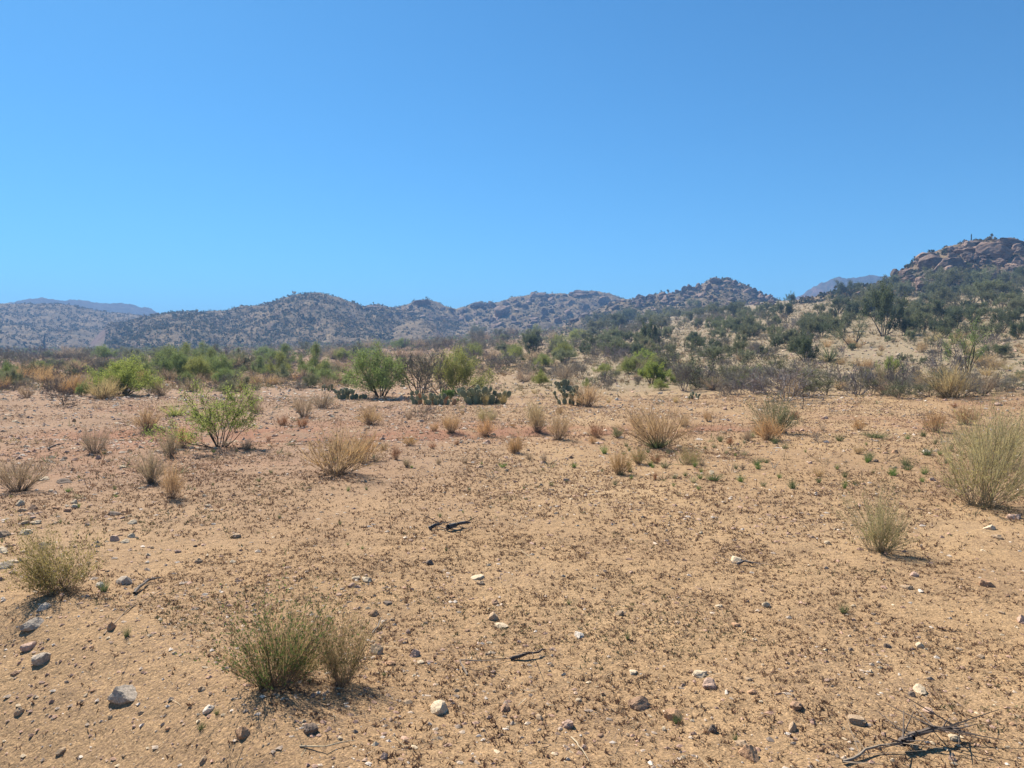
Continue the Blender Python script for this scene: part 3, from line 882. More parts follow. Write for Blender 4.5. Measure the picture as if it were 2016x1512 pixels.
# ------------------------------------------------------------------ look-alike plants scattered over the flat, bench and slopes
LAND = [(548, 1300, 'the leafy green bush on the bank'), (120, 1130, 'the olive gold bush'), (1735, 1050, 'the olive broom bush'), (1932, 950, 'the large fan shaped bush'),
        (658, 910, 'the wide tan shrub'), (432, 840, 'the bright young mesquite'), (1528, 820, 'the grey green feathery bush'), (1300, 850, 'the large tan and orange shrub'),
        (957, 840, 'the yellow olive bush'), (1155, 785, 'the stacked prickly pear'), (1870, 760, 'the pale straw bush'), (1545, 760, 'the bare brush pile'), (1690, 750, 'the dark bare branched shrub'),
        (1680, 660, 'the open forked mesquite'), (1905, 700, 'the tall light green mesquite'), (1740, 630, 'the tall dark many stemmed tree'), (750, 740, 'the large grey green mesquite'),
        (905, 740, 'the yellow green mesquite'), (245, 750, 'the round bright mesquite'), (1283, 735, 'the vivid green shrub'), (1375, 720, 'the big dark thicket'), (1045, 680, 'the dark upright shrub'),
        (1279, 660, 'the narrow upright shrub'), (1634, 695, 'the spiky rosette plant'), (1558, 592, 'the saddle'), (1672, 575, 'the wind swept dark tree'), (620, 710, 'the dark trunked mesquite'),
        (600, 800, 'the vase shaped shrub'), (185, 875, 'the compact grey brown bush'), (298, 925, 'the silvery stemmed shrub'), (32, 940, 'the hazy grey brown shrub'), (88, 680, 'the dark saguaro'),
        (690, 775, 'the low dark prickly pear'), (960, 780, 'the pale prickly pear'), (740, 1270, 'the tan pyramid stone'), (866, 1390, 'the cream flat stone'), (1260, 1385, 'the large dark brown stone'),
        (1475, 1480, 'the big orange brown stone'), (1810, 1360, 'the cream stone cluster'), (1940, 1145, 'the rounded orange tan stone'), (245, 1365, 'the ridged grey slab'), (1140, 1245, 'the white quartz stone'),
        (465, 1055, 'the blocky tan stone'), (905, 1040, 'the weathered wood lump'), (1040, 1295, 'the short dark stick'), (1810, 1470, 'the weathered root'), (1450, 1104, 'the weathered grey stick'),
        (1400, 600, 'the foot of the butte'), (1870, 575, 'the red boulders'), (2000, 600, 'the highest red rocks'), (600, 690, 'the foot of the rounded hill'), (300, 692, 'the gap between the two left hills'),
        (1100, 660, 'the foot of the rocky ridge'), (1220, 930, 'the rust orange shrub'), (1355, 900, 'the green tipped shrub'), (1840, 840, 'the orange topped bush'), (1098, 850, 'the pale based tan shrub'),
        (1610, 870, 'the mound of dead twigs'), (730, 825, 'the golden tan shrub'), (890, 840, 'the bright orange bush'), (722, 1140, 'the cream angular stone'), (974, 1200, 'the leaning tan stone')]
CWORD = {'tan': 'tan', 'straw': 'straw coloured', 'orange': 'orange', 'rust': 'rust brown', 'greytan': 'grey tan', 'olive': 'olive', 'mesq': 'green', 'bright': 'bright green', 'yellowgreen': 'yellow green',
         'sage': 'grey green', 'dark': 'dark green', 'darkest': 'very dark green', 'grey': 'grey', 'fresh': 'fresh green', 'duller': 'dull green'}
NOUN = {'paloverde': 'desert tree', 'dense': 'leafy shrub', 'haze': 'twiggy shrub', 'bare': 'bare thorn shrub', 'bunch': 'dry stemmed shrub', 'straw': 'grass clump', 'mesquite': 'feathery mesquite', 'tuft': 'grass tuft'}
def nearest_landmark(px, py):
    return min(LAND, key=lambda l: (l[0] - px) ** 2 + (2.2 * (l[1] - py)) ** 2)[2]

def scatter(kinds, n, poly, hrange, wfac, where, group, seed, minsep=0.0):
    """poly: list of (px, row_top, row_bottom) columns"""
    rs = R(seed)
    pxs = np.array([p[0] for p in poly], float); top = np.array([p[1] for p in poly], float); bot = np.array([p[2] for p in poly], float)
    px = rs.uniform(pxs[0], pxs[-1], n * 4)
    t = np.interp(px, pxs, top); b = np.interp(px, pxs, bot)
    py = t + (b - t) * rs.uniform(0, 1, n * 4)
    x, y, z, d, ok = hit(px, py)
    done = 0; pts = []
    for i in range(n * 4):
        if done >= n: break
        if not ok[i]: continue
        if minsep and any((px[i] - a) ** 2 + ((py[i] - c) * 2.2) ** 2 < minsep ** 2 for a, c in pts): continue
        pts.append((px[i], py[i]))
        kind, color = kinds[rs.randint(len(kinds))][:2]
        u = rs.rand(); hp = hrange[0] + (hrange[1] - hrange[0]) * u
        wf = rs.uniform(*wfac)
        s = d[i] / FPX
        size = 'large ' if u > .72 else ('small ' if u < .3 else '')
        if wf > wfac[0] + .75 * (wfac[1] - wfac[0]): size += 'broad '
        elif wf < wfac[0] + .2 * (wfac[1] - wfac[0]): size += 'narrow '
        lab = size + CWORD[color] + ' ' + NOUN[kind] + ' ' + where + ' near ' + nearest_landmark(px[i], py[i])
        if len(lab.split()) > 16: lab = CWORD[color] + ' ' + NOUN[kind].split()[-1] + ' ' + where + ' near ' + nearest_landmark(px[i], py[i])
        lab = ' '.join(lab.split()[:16])
        plant(kind, x[i], y[i], z[i] - 0.02 * hp * s, hp * s, hp * s * wf, color, lab, group)
        done += 1

SLOPE_TREES = [('paloverde', 'dark'), ('paloverde', 'darkest'), ('paloverde', 'sage'), ('dense', 'darkest'), ('dense', 'dark'), ('paloverde', 'dark'), ('haze', 'sage')]
scatter(SLOPE_TREES, 84, [(1590, 616, 668), (1700, 592, 655), (1800, 566, 668), (1900, 560, 672), (2040, 556, 675)], (18, 42), (0.95, 1.5), 'on the slope', 'trees on the right slope', 11, 19)
scatter([('dense', 'darkest'), ('dense', 'dark'), ('haze', 'sage'), ('paloverde', 'dark'), ('haze', 'grey'), ('dense', 'sage')], 150,
        [(1150, 640, 706), (1250, 626, 712), (1350, 610, 700), (1450, 602, 705), (1600, 622, 712)], (14, 32), (1.1, 1.8), 'on the bench', 'shrubs on the bench', 13, 12)
scatter([('bunch', 'tan'), ('dense', 'sage'), ('haze', 'grey'), ('straw', 'straw'), ('haze', 'sage'), ('straw', 'tan'), ('bare', 'grey')], 110,
        [(1560, 668, 775), (1750, 668, 772), (2040, 674, 768)], (10, 25), (1.1, 1.9), 'on the gravel slope', 'plants on the gravel slope', 17, 11)
scatter([('haze', 'grey'), ('bare', 'grey'), ('bare', 'grey'), ('haze', 'sage'), ('dense', 'sage'), ('mesquite', 'yellowgreen'), ('bunch', 'greytan'), ('haze', 'grey')], 135,
        [(900, 662, 745), (1050, 655, 764), (1250, 690, 772), (1500, 706, 778)], (15, 36), (1.3, 2.1), 'on the pale bench', 'shrubs on the central bench', 19, 13)
scatter([('haze', 'grey'), ('bare', 'grey'), ('haze', 'sage'), ('bunch', 'greytan')], 34,
        [(1380, 752, 782), (1700, 758, 784), (2030, 755, 780)], (26, 48), (1.3, 2.1), 'at the bench foot', 'brush along the bench foot', 20, 24)
scatter([('mesquite', 'mesq'), ('mesquite', 'sage'), ('haze', 'grey'), ('bare', 'grey'), ('mesquite', 'yellowgreen'), ('haze', 'sage'), ('bare', 'grey'), ('bare', 'greytan'), ('haze', 'grey'), ('bunch', 'greytan')], 150,
        [(-60, 700, 738), (300, 698, 738), (600, 691, 740), (900, 676, 738)], (11, 28), (1.4, 2.4), 'on the far flat', 'brush on the far flat', 23, 16)
scatter([('mesquite', 'mesq'), ('mesquite', 'sage'), ('mesquite', 'yellowgreen'), ('mesquite', 'mesq')], 15,
        [(310, 722, 750), (560, 718, 744)], (30, 50), (1.3, 1.9), 'in the grove', 'mesquite grove', 27, 30)
scatter([('bunch', 'tan'), ('haze', 'grey'), ('haze', 'sage'), ('bunch', 'greytan'), ('mesquite', 'mesq'), ('bare', 'grey'), ('bunch', 'greytan'), ('mesquite', 'sage'), ('bunch', 'orange')], 95,
        [(-40, 735, 792), (200, 735, 785), (480, 745, 775), (700, 735, 762)], (13, 30), (1.2, 1.9), 'at the flat edge', 'shrubs at the far edge of the flat', 29, 14)
scatter([('tuft', 'duller'), ('tuft', 'fresh'), ('tuft', 'dark')], 58,
        [(1180, 880, 960), (1500, 860, 975), (1880, 850, 945)], (8, 20), (0.8, 1.5), 'on the sandy flat', 'green tufts on the sandy flat', 31, 16)
scatter([('tuft', 'duller'), ('tuft', 'fresh')], 40,
        [(0, 900, 1080), (600, 880, 1080), (1150, 890, 1100)], (6, 13), (0.8, 1.4), 'among dried weeds', 'tiny green sprouts', 37, 26)
scatter([('bunch', 'tan'), ('bunch', 'greytan'), ('straw', 'greytan'), ('bunch', 'rust'), ('bunch', 'orange')], 48,
        [(380, 812, 880), (800, 812, 930), (1400, 815, 930), (1880, 800, 930)], (10, 26), (0.9, 1.5), 'on the stony flat', 'small dry plants on the stony flat', 41, 26)
scatter([('tuft', 'duller')], 10, [(200, 1120, 1450), (1500, 1120, 1460), (1900, 1100, 1450)], (12, 26), (0.7, 1.2), 'on the near sand', 'weed sprigs on near sand', 43, 60)

# ------------------------------------------------------------------ prickly pears
def pad_mesh():
    bm = bmesh.new()
    bmesh.ops.create_uvsphere(bm, u_segments=12, v_segments=7, radius=1.0)
    V = []; 
    bm.verts.ensure_lookup_table()
    for v in bm.verts:
        x, y, z = v.co
        v.co = (x * 0.36 * (0.80 + 0.28 * (z * 0.5 + 0.5)), y * 0.085, z * 0.5 + 0.5)
    me0 = bpy.data.meshes.new('tmp'); bm.to_mesh(me0); bm.free()
    n = len(me0.vertices)
    co = np.zeros(n * 3, np.float32); me0.vertices.foreach_get('co', co); co = co.reshape(-1, 3)
    tri = [tuple(p.vertices) for p in me0.polygons]
    bpy.data.meshes.remove(me0)
    F3 = np.array([t for t in tri if len(t) == 3]); F4 = np.array([t for t in tri if len(t) == 4])
    rs = R(5)
    m = 150
    a = rs.uniform(-0.15, math.pi + 0.15, m) * 1.25 - 0.35
    rim = rs.rand(m) < 0.6
    rad = np.where(rim, 1.0, np.sqrt(rs.rand(m)))
    zz = 0.5 + 0.5 * np.sin(a) * rad
    xx = np.cos(a) * rad * 0.36 * (0.80 + 0.28 * zz)
    yy = np.where(rim, 0, 0.085 * np.sqrt(np.clip(1 - rad ** 2, 0, 1)) * np.where(rs.rand(m) < .5, -1, 1))
    b = np.stack([xx, yy, zz], 1)
    d = unit(np.stack([np.cos(a) * 0.9, np.where(rim, 0, np.sign(yy) * 2.0), np.sin(a)], 1) + rs.normal(0, .35, (m, 3)))
    V2, Fs = ribbons(b, d, rs.uniform(.05, .11, m), np.full(m, .012), np.zeros((m, 3)), 2, rs, .2)
    Vall = np.concatenate([co, V2])
    nF = [F3, F4, Fs + n]
    mi = np.concatenate([np.zeros(len(F3) + len(F4)), np.ones(len(Fs))])
    tint = np.concatenate([rs.uniform(.3, .7, n), rs.uniform(.5, 1, len(V2))])
    me = make_mesh('pad', Vall, nF, [M_PAD, M_SPINE], mat_idx=mi, tint=tint)
    return me
PADME = pad_mesh()

def prickly_pear(px, row, wpx, hpx, npads, seed, label, colors, tiers=3):
    rs = R(seed)
    x, y, z, d, ok = hit(px, row)
    s = d[0] / FPX
    W, H = wpx * s, hpx * s
    root = link('prickly_pear', None, None, (x[0], y[0], z[0]))
    root.empty_display_size = 0.1
    tag(root, label, 'cactus', 'prickly pears')
    size = 0.72 * H / (0.35 + 0.62 * tiers); npads = int(npads * 1.7)
    base = []
    nb = max(3, npads // tiers)
    pads = []
    for k in range(nb):
        bx = (k + 0.5) / nb * W - W / 2 + rs.normal(0, 0.05 * W); by = rs.uniform(-0.28, 0.28) * W * 0.6
        M = Matrix.Translation((bx, by, -0.02)) @ Matrix.Rotation(rs.uniform(-.9, .9), 4, 'Z') @ Matrix.Rotation(rs.uniform(-.35, .35) + bx / W * 0.7, 4, 'Y') @ Matrix.Rotation(rs.uniform(-.25, .25), 4, 'X')
        pads.append((M, size * rs.uniform(0.85, 1.15), 0))
    i = 0
    while len(pads) < npads and i < len(pads):
        M, sz, lev = pads[i]; i += 1
        if lev >= tiers - 1: continue
        for c in range(1 + (rs.rand() < 0.7)):
            a = rs.uniform(-0.9, 0.9)
            loc = (math.sin(a) * 0.36 * sz, 0, (0.55 + 0.42 * math.cos(a)) * sz)
            M2 = M @ Matrix.Translation(loc) @ Matrix.Rotation(a * 0.75, 4, 'Y') @ Matrix.Rotation(rs.uniform(-.8, .8), 4, 'Z') @ Matrix.Rotation(rs.uniform(-.2, .2), 4, 'X')
            pads.append((M2, sz * rs.uniform(.78, 1.0), lev + 1))
    for M, sz, lev in pads[:npads + 4]:
        c = colors[rs.randint(len(colors))]
        o = link('pad', PADME, root, color=np.array(c) * rs.uniform(.85, 1.2))
        o.matrix_local = M @ Matrix.Scale(sz, 4)
G1, G2, G3, BR = (0.19, 0.205, 0.115), (0.235, 0.25, 0.14), (0.16, 0.175, 0.10), (0.42, 0.22, 0.10)
prickly_pear(690, 786, 48, 27, 16, 1, 'low dark green prickly pear left of the grey boulder', [G1, G3], 2)
prickly_pear(832, 796, 36, 36, 14, 2, 'prickly pear with some dying orange pads below the thicket', [G1, G2, BR], 3)
prickly_pear(866, 797, 52, 30, 18, 3, 'spreading prickly pear mixed with orange dry pads', [G1, G3, G2, BR], 2)
prickly_pear(945, 795, 50, 40, 20, 4, 'tall pale green prickly pear with grass growing through it', [G2, G2, G1], 2)
prickly_pear(978, 795, 34, 44, 14, 5, 'dark upright prickly pear at the end of the row', [G1, G3], 3)
prickly_pear(1122, 797, 40, 52, 18, 6, 'stacked dark prickly pear leaning on the thick tan bush', [G1, G3], 4)
prickly_pear(1118, 770, 40, 28, 12, 7, 'small prickly pear uphill of the stacked one', [G1, G3], 2)
prickly_pear(1366, 786, 20, 18, 6, 8, 'tiny prickly pear at the bench edge below the dark thicket', [G1, G3], 2)
prickly_pear(645, 770, 24, 16, 7, 9, 'tiny low prickly pear among flat stones', [G1, G3], 2)
P('straw', 955, 797, 34, 22, 'gold', 'golden straw clump growing inside the pale prickly pear')
P('straw', 990, 796, 30, 26, 'gold', 'golden straw clump right of the dark upright prickly pear')
P('straw', 838, 796, 24, 20, 'straw', 'pale straw clump in front of the orange prickly pear')
P('straw', 1198, 793, 16, 20, 'straw', 'yellow straw tuft beside a white stone at the bench foot')
P('straw', 1330, 792, 18, 24, 'straw', 'yellow straw tuft beside the tiny prickly pear')

# ------------------------------------------------------------------ saguaros
def saguaro_mesh(arms, seed):
    rs = R(seed)
    parts = []
    def col(p, L, r, d=(0, 0, 1)):
        n = 20; rings = [0, .03, .5, .9, .97, 1.0]; rr = [.85, .95, 1.0, .95, .7, .1]
        a = np.arange(n) / n * 2 * np.pi
        rib = 1 + 0.12 * np.cos(np.arange(n) * np.pi)
        Vs = [np.stack([np.cos(a) * r * q * rib + p[0], np.sin(a) * r * q * rib + p[1], np.full(n, p[2] + L * t)], 1) for t, q in zip(rings, rr)]
        V = np.concatenate(Vs); i = np.arange(len(rings) - 1)[:, None] * n; j = np.arange(n)[None]; j2 = (j + 1) % n
        return V, np.stack([i + j, i + j2, i + n + j2, i + n + j], -1).reshape(-1, 4)
    parts.append(col((0, 0, -.02), 1.0, .05))
    for k in range(arms):
        az = rs.uniform(0, 6.28); h = rs.uniform(.35, .6)
        e = np.array([math.cos(az), math.sin(az), 0]) * .13
        parts.append(tubes([[0, 0, h]], [e + [0, 0, h + .05]], [.035], [.035], 8))
        parts.append(col((e[0], e[1], h + .03), rs.uniform(.2, .35), .034))
    V, Fs = join(parts)
    return make_mesh('saguaro', V, Fs, [M_PAD], tint=rs.uniform(.3, .7, len(V)))
SAG = [saguaro_mesh(0, 1), saguaro_mesh(1, 2), saguaro_mesh(2, 3)]
for px, row, h, v, lab in [(88, 686, 24, 1, 'dark saguaro standing at the foot of the low brown hill'),
                           (620, 581, 9, 0, 'tiny saguaro on top of the rounded hill'),
                           (1912, 479, 17, 0, 'thin saguaro on the skyline of the red rocky hill'),
                           (1890, 482, 9, 0, 'short saguaro beside a taller one on the red rocky skyline'),
                           (1857, 494, 8, 0, 'lone small saguaro on the shoulder of the red rocky hill'),
                           (1745, 553, 10, 0, 'small saguaro at the base of the red rocky skyline'),
                           (1530, 592, 8, 0, 'tiny saguaro in the saddle beside the butte'),
                           (1190, 584, 8, 0, 'tiny saguaro on the rocky ridge crest'),
                           (897, 614, 7, 0, 'tiny saguaro in the notch of the rocky ridge'),
                           (1453, 559, 8, 1, 'tiny saguaro on the shoulder of the butte')]:
    x, y, z, d, ok = hit(px, row + 3)
    s = d[0] / FPX
    o = link('saguaro', SAG[v], None, (x[0], y[0], z[0] - .3), (0, 0, px), (h * s * .9, h * s * .9, (h + 3) * s), (0.055, 0.075, 0.04))
    tag(o, lab, 'cactus', 'saguaros')

# ------------------------------------------------------------------ boulders on the hills
def n3(co, f, seed):
    x, y, z = co[:, 0] * f, co[:, 1] * f, co[:, 2] * f
    return (vnoise(x + 3.1 + z * .7, y + z * .5, seed) + vnoise(y + 7.7 + x * .6, z - x * .4, seed + 1) + vnoise(z + 1.3 - y * .6, x + y * .5, seed + 2)) / 2.0

def rock_mesh(name, seed, sub=3, cuts=7, mat=None, flat=1.0, rough=0.08):
    rs = R(seed)
    bm = bmesh.new()
    bmesh.ops.create_icosphere(bm, subdivisions=sub, radius=1.0)
    co = np.array([v.co[:] for v in bm.verts]); F = np.array([[v.index for v in f.verts] for f in bm.faces])
    bm.free()
    co = co * (1 + rough * 2.2 * n3(co, 1.3, seed) + rough * 1.4 * n3(co, 3.0, seed + 9))[:, None]
    co = co * rs.uniform(0.75, 1.15, 3) * np.array([1, 1, flat])
    for k in range(cuts):
        n = u3(rs.normal(size=3)); h = rs.uniform(0.50, 0.82)
        over = co @ n - h
        co = co - np.clip(over, 0, None)[:, None] * n * 0.92
    co = co * (1 + rough * .5 * n3(co, 5.0, seed + 19))[:, None]
    return make_mesh(name, co, F, [mat], smooth_shade=False)
BM = [rock_mesh('boulder', 900 + k, 3, 12, M_BOULDER, rough=.14) for k in range(8)]
BMH = [rock_mesh('boulder', 950 + k, 4, 18, M_BOULDER, rough=0.16) for k in range(5)]
ROCKC = [(0.22, 0.145, 0.105), (0.26, 0.175, 0.125), (0.18, 0.125, 0.095), (0.29, 0.20, 0.145), (0.15, 0.11, 0.085)]
def boulders(hk, n, poly, srange, seed, biased=1.6, big=False):
    rs = R(seed)
    pxs = np.array([p[0] for p in poly], float); top = np.array([p[1] for p in poly], float); bot = np.array([p[2] for p in poly], float)
    px = rs.uniform(pxs[0], pxs[-1], n)
    t = np.interp(px, pxs, top); b = np.interp(px, pxs, bot)
    py = t + (b - t) * rs.uniform(0, 1, n) ** biased
    x, y, z, d, ok = hit(px, py)
    for i in range(n):
        if not ok[i] or d[i] > 850: continue
        s = d[i] / FPX * (srange[0] + (srange[1] - srange[0]) * rs.rand() ** 2.2) / 2
        me = BMH[rs.randint(5)] if big else BM[rs.randint(8)]
        o = link('boulder', me, HOBJ[hk], (x[i], y[i], z[i] + s * 0.15), (rs.uniform(-.4, .4), rs.uniform(-.4, .4), rs.uniform(0, 6.28)),
                 (s * rs.uniform(.8, 1.3), s * rs.uniform(.8, 1.3), s * rs.uniform(.6, 1.0)), np.array(ROCKC[rs.randint(5)]) * rs.uniform(.8, 1.15))
boulders('rocky_ridge', 70, [(715, 601, 625), (750, 602, 625), (790, 608, 630), (830, 594, 632), (890, 612, 634)], (5, 17), 1)
boulders('rocky_ridge', 210, [(900, 613, 640), (945, 597, 645), (980, 601, 650), (1060, 581, 650), (1140, 577, 640), (1190, 584, 640), (1240, 596, 640)], (5, 22), 2)
boulders('butte', 250, [(1240, 592, 610), (1340, 575, 620), (1360, 566, 620), (1400, 549, 610), (1440, 553, 605), (1480, 568, 605), (1530, 590, 606)], (4, 20), 3)
boulders('right_rocky', 110, [(1760, 545, 580), (1800, 518, 575), (1870, 489, 570), (1950, 476, 560), (2040, 474, 560)], (10, 32), 4, 1.2, True)
boulders('right_rocky', 170, [(1690, 574, 590), (1780, 530, 585), (1870, 488, 575), (1950, 475, 570), (2050, 474, 575)], (4, 18), 5, 1.2)
boulders('round', 40, [(420, 615, 630), (500, 606, 640), (590, 582, 630), (700, 602, 640)], (3, 9), 6)
def named_boulders():
    for hk, px, row, w, h in [('butte', 1357, 570, 12, 9), ('butte', 1366, 571, 14, 9), ('butte', 1374, 571, 14, 12), ('butte', 1408, 556, 34, 14), ('butte', 1432, 558, 24, 10), ('butte', 1448, 562, 14, 14),
                              ('rocky_ridge', 945, 604, 34, 16), ('rocky_ridge', 830, 600, 40, 14), ('rocky_ridge', 1072, 586, 30, 12), ('rocky_ridge', 1140, 583, 36, 12), ('rocky_ridge', 1173, 583, 16, 12), ('rocky_ridge', 735, 606, 26, 8), ('rocky_ridge', 710, 607, 8, 8),
                              ('rocky_ridge', 1212, 626, 28, 18), ('rocky_ridge', 985, 622, 40, 18),
                              ('right_rocky', 1835, 525, 60, 34), ('right_rocky', 1870, 530, 60, 30), ('right_rocky', 1960, 505, 60, 34), ('right_rocky', 1985, 488, 50, 22), ('right_rocky', 2005, 530, 40, 30), ('right_rocky', 1820, 515, 40, 24), ('right_rocky', 1915, 482, 40, 10), ('right_rocky', 1900, 500, 46, 16)]:
        rs = R(px)
        x, y, z, d, ok = hit(px, row)
        s = d[0] / FPX
        link('boulder', BMH[rs.randint(5)], HOBJ[hk], (x[0], y[0], z[0] + h * s * .25), (rs.uniform(-.2, .2), rs.uniform(-.2, .2), rs.uniform(0, 6)), (w * s * .5, w * s * .55, h * s * .62), np.array(ROCKC[rs.randint(5)]))
named_boulders()

# ------------------------------------------------------------------ scrub covering the hills (uncountable)
def clump_mesh(name, X, Y, Z, S, Hs, colr, per, rs, lsize=0.5, up=0.35):
    n = len(X)
    i = np.repeat(np.arange(n), per)
    q = len(i)
    d = unit(rs.normal(0, 1, (q, 3)) + np.array([0, 0, up])); d[:, 2] = np.abs(d[:, 2])
    rad = rs.uniform(.35, 1, q) ** .6
    P0 = np.stack([X[i] + d[:, 0] * rad * S[i] * .5, Y[i] + d[:, 1] * rad * S[i] * .5, Z[i] + d[:, 2] * rad * Hs[i]], 1)
    ld = unit(d + rs.normal(0, .6, (q, 3)))
    ln = S[i] * lsize * rs.uniform(.6, 1.2, q)
    V, F = leaves(P0 - ld * (ln * .5)[:, None], ld, ln, ln * .75, rs)
    c = np.repeat(colr[i] * rs.uniform(.75, 1.3, (q, 1)), 4, 0)
    return make_mesh(name, V, F, [M_COLLEAF], col=c)

SCRUBC = np.array([(0.05, 0.058, 0.034), (0.07, 0.075, 0.042), (0.042, 0.052, 0.032), (0.095, 0.085, 0.05), (0.065, 0.075, 0.04)])
def hill_scrub(hk, n, size, per, seed, label, thr=-0.25):
    h = HILLS[hk]; rs = R(seed)
    lo = max(h.th[0] - .01, -0.82); hi = min(h.th[-1] + .01, 0.82)
    th = rs.uniform(lo, hi, n); dcl = np.interp(th, h.th, h.dc)
    d = h.df * 1.07 + (dcl * 1.03 - h.df * 1.07) * rs.uniform(0, 1, n) ** .85
    X = np.sin(th) * d; Y = np.cos(th) * d
    g = fbm(th * dcl / h.wave, d / (h.wave * 2.6), 4, h.seed + 3)
    keep = .6 * fbm(X / 26, Y / 26, 3, seed) - 1.1 * g + rs.uniform(-.5, .5, n) > thr
    X, Y = X[keep], Y[keep]
    Z = h.z(X, Y); g = height(X, Y)
    vis = Z >= g - .6
    X, Y, Z = X[vis], Y[vis], Z[vis]
    n = len(X)
    S = (size[0] * .55 + (size[1] - size[0] * .55) * rs.uniform(0, 1, n) ** 1.7) * np.where(rs.rand(n) < .06, 1.7, 1)
    cl = SCRUBC[rs.randint(0, len(SCRUBC), n)]
    dry = rs.rand(n) < .2
    cl = np.where(dry[:, None], np.array([.20, .15, .085]), cl)
    me = clump_mesh('scrub', X, Y, Z - .1, S, S * rs.uniform(.45, .8, n), cl, per, rs)
    o = link('hillside_scrub', me)
    tag(o, label, 'scrub', kind='stuff')
hill_scrub('low_brown', 17000, (1.2, 3.0), 7, 61, 'grey green scrub dotting the long low brown hill', -.3)
hill_scrub('round', 18000, (1.0, 2.7), 8, 62, 'dense dark scrub covering the rounded hill', -.42)
hill_scrub('rocky_ridge', 9500, (.9, 2.3), 9, 63, 'scrub growing among the rocks of the long ridge', -.6)
hill_scrub('butte', 4500, (0.8, 2.2), 14, 64, 'scrub growing among the rocks of the butte', -.4)
hill_scrub('right_rocky', 5200, (0.8, 2.2), 18, 65, 'scrub between the red rocks of the right hill', -.3)

def far_flat_scrub():
    rs = R(79); n = 5200
    px = rs.uniform(-330, 1250, n)
    lo = np.interp(px, [0, 300, 700, 950, 1250], [688, 686, 676, 660, 634]); hi = lo + rs.uniform(6, 26, n)
    x, y, z, d, ok = hit(px, lo + (hi - lo) * rs.uniform(0, 1, n))
    k = ok & (d > 120)
    x, y, z, d = x[k], y[k], z[k], d[k]; n = len(x)
    S = d / FPX * rs.uniform(5, 15, n)
    pal = np.array([(0.17, 0.155, 0.10), (0.13, 0.135, 0.075), (0.21, 0.18, 0.125), (0.16, 0.19, 0.085), (0.25, 0.19, 0.12), (0.19, 0.165, 0.13)])
    o = link('valley_scrub', clump_mesh('valley_scrub', x, y, z - .05, S, S * rs.uniform(.3, .6, n), pal[rs.randint(0, 6, n)], 8, rs, .42))
    tag(o, 'grey olive scrub merging into one band along the foot of the hills', 'scrub', kind='stuff')
far_flat_scrub()

def bench_grass():
    """dry grass and low growth over bench and far flat, too dense to count"""
    rs = R(77)
    n = 38000
    px = rs.uniform(-280, 2300, n)
    top = np.interp(px, [0, 300, 700, 950, 1250, 1500, 1700, 2016], [694, 692, 682, 664, 640, 606, 590, 560])
    bot = np.interp(px, [0, 300, 700, 950, 1020, 2016], [770, 768, 768, 780, 782, 782])
    py = top + (bot - top) * rs.uniform(0, 1, n)
    x, y, z, d, ok = hit(px, py)
    k = ok & (d < 420) & (fbm(x / 9, y / 9, 3, 6) + rs.uniform(-.4, .4, n) > -.1)
    x, y, z, d = x[k], y[k], z[k], d[k]; n = len(x)
    S = np.clip(d / FPX * (4 + 12 * rs.uniform(0, 1, n) ** 1.6), .12, 2.2)
    pal = np.array([(0.36, 0.27, 0.14), (0.28, 0.20, 0.11), (0.40, 0.31, 0.17), (0.17, 0.15, 0.085), (0.13, 0.14, 0.07), (0.30, 0.19, 0.10)])
    cl = pal[rs.randint(0, len(pal), n)]
    per = 9
    i = np.repeat(np.arange(n), per); q = len(i)
    dd = splay_dirs(q, rs, 0, 62)
    b = np.stack([x[i], y[i], z[i] - .01], 1) + dd * np.array([1, 1, 0]) * (S[i] * .12)[:, None]
    V, F = slivers(b, dd, S[i] * rs.uniform(.3, .75, q), S[i] * .12, rs)
    c = np.repeat(cl[i] * rs.uniform(.75, 1.3, (q, 1)), 3, 0)
    o = link('dry_grass_cover', make_mesh('dry_grass_cover', V, F, [M_COL], col=c))
    tag(o, 'dry straw and grey low growth covering the bench and far flat', 'dry grass', kind='stuff')
bench_grass()

def stubble():
    """ragged dead remains and seedlings between the shrubs of the flat"""
    rs = R(87); n = 5200
    th = rs.uniform(-.78, .78, n); d = np.sqrt(rs.uniform(7.0 ** 2, 27.0 ** 2, n))
    x = np.sin(th) * d; y = np.cos(th) * d
    k = fbm(x / 2.6, y / 2.6, 4, 14) + rs.uniform(-.35, .35, n) > .02
    x, y, d = x[k], y[k], d[k]; n = len(x); z = ground_z(x, y)
    S = .04 + .20 * rs.uniform(0, 1, n) ** 2.6 * smooth((d - 5) / 8)
    per = 12; i = np.repeat(np.arange(n), per); q = len(i)
    dd = unit(splay_dirs(q, rs, 0, 88) + np.repeat(rs.normal(0, .35, (n, 3)), per, 0) * np.array([1, 1, 0]))
    b = np.stack([x[i], y[i], z[i] - .004], 1) + rs.normal(0, .16, (q, 3)) * S[i][:, None] * np.array([1, 1, 0])
    V, F = leaves(b, dd, S[i] * rs.uniform(.3, 1.1, q), np.maximum(S[i] * .06, .004), rs)
    pal = np.array([(0.40, 0.29, 0.16), (0.30, 0.21, 0.13), (0.27, 0.16, 0.095), (0.24, 0.20, 0.155), (0.20, 0.20, 0.09), (0.36, 0.22, 0.12)])
    c = np.repeat(pal[rs.randint(0, 6, n)][i] * rs.uniform(.75, 1.25, (q, 1)), 4, 0)
    o = link('dry_stubble', make_mesh('dry_stubble', V, F, [M_COL], col=c))
    tag(o, 'ragged dry stubble and dead stems between the shrubs of the flat', 'stubble', kind='stuff')
stubble()

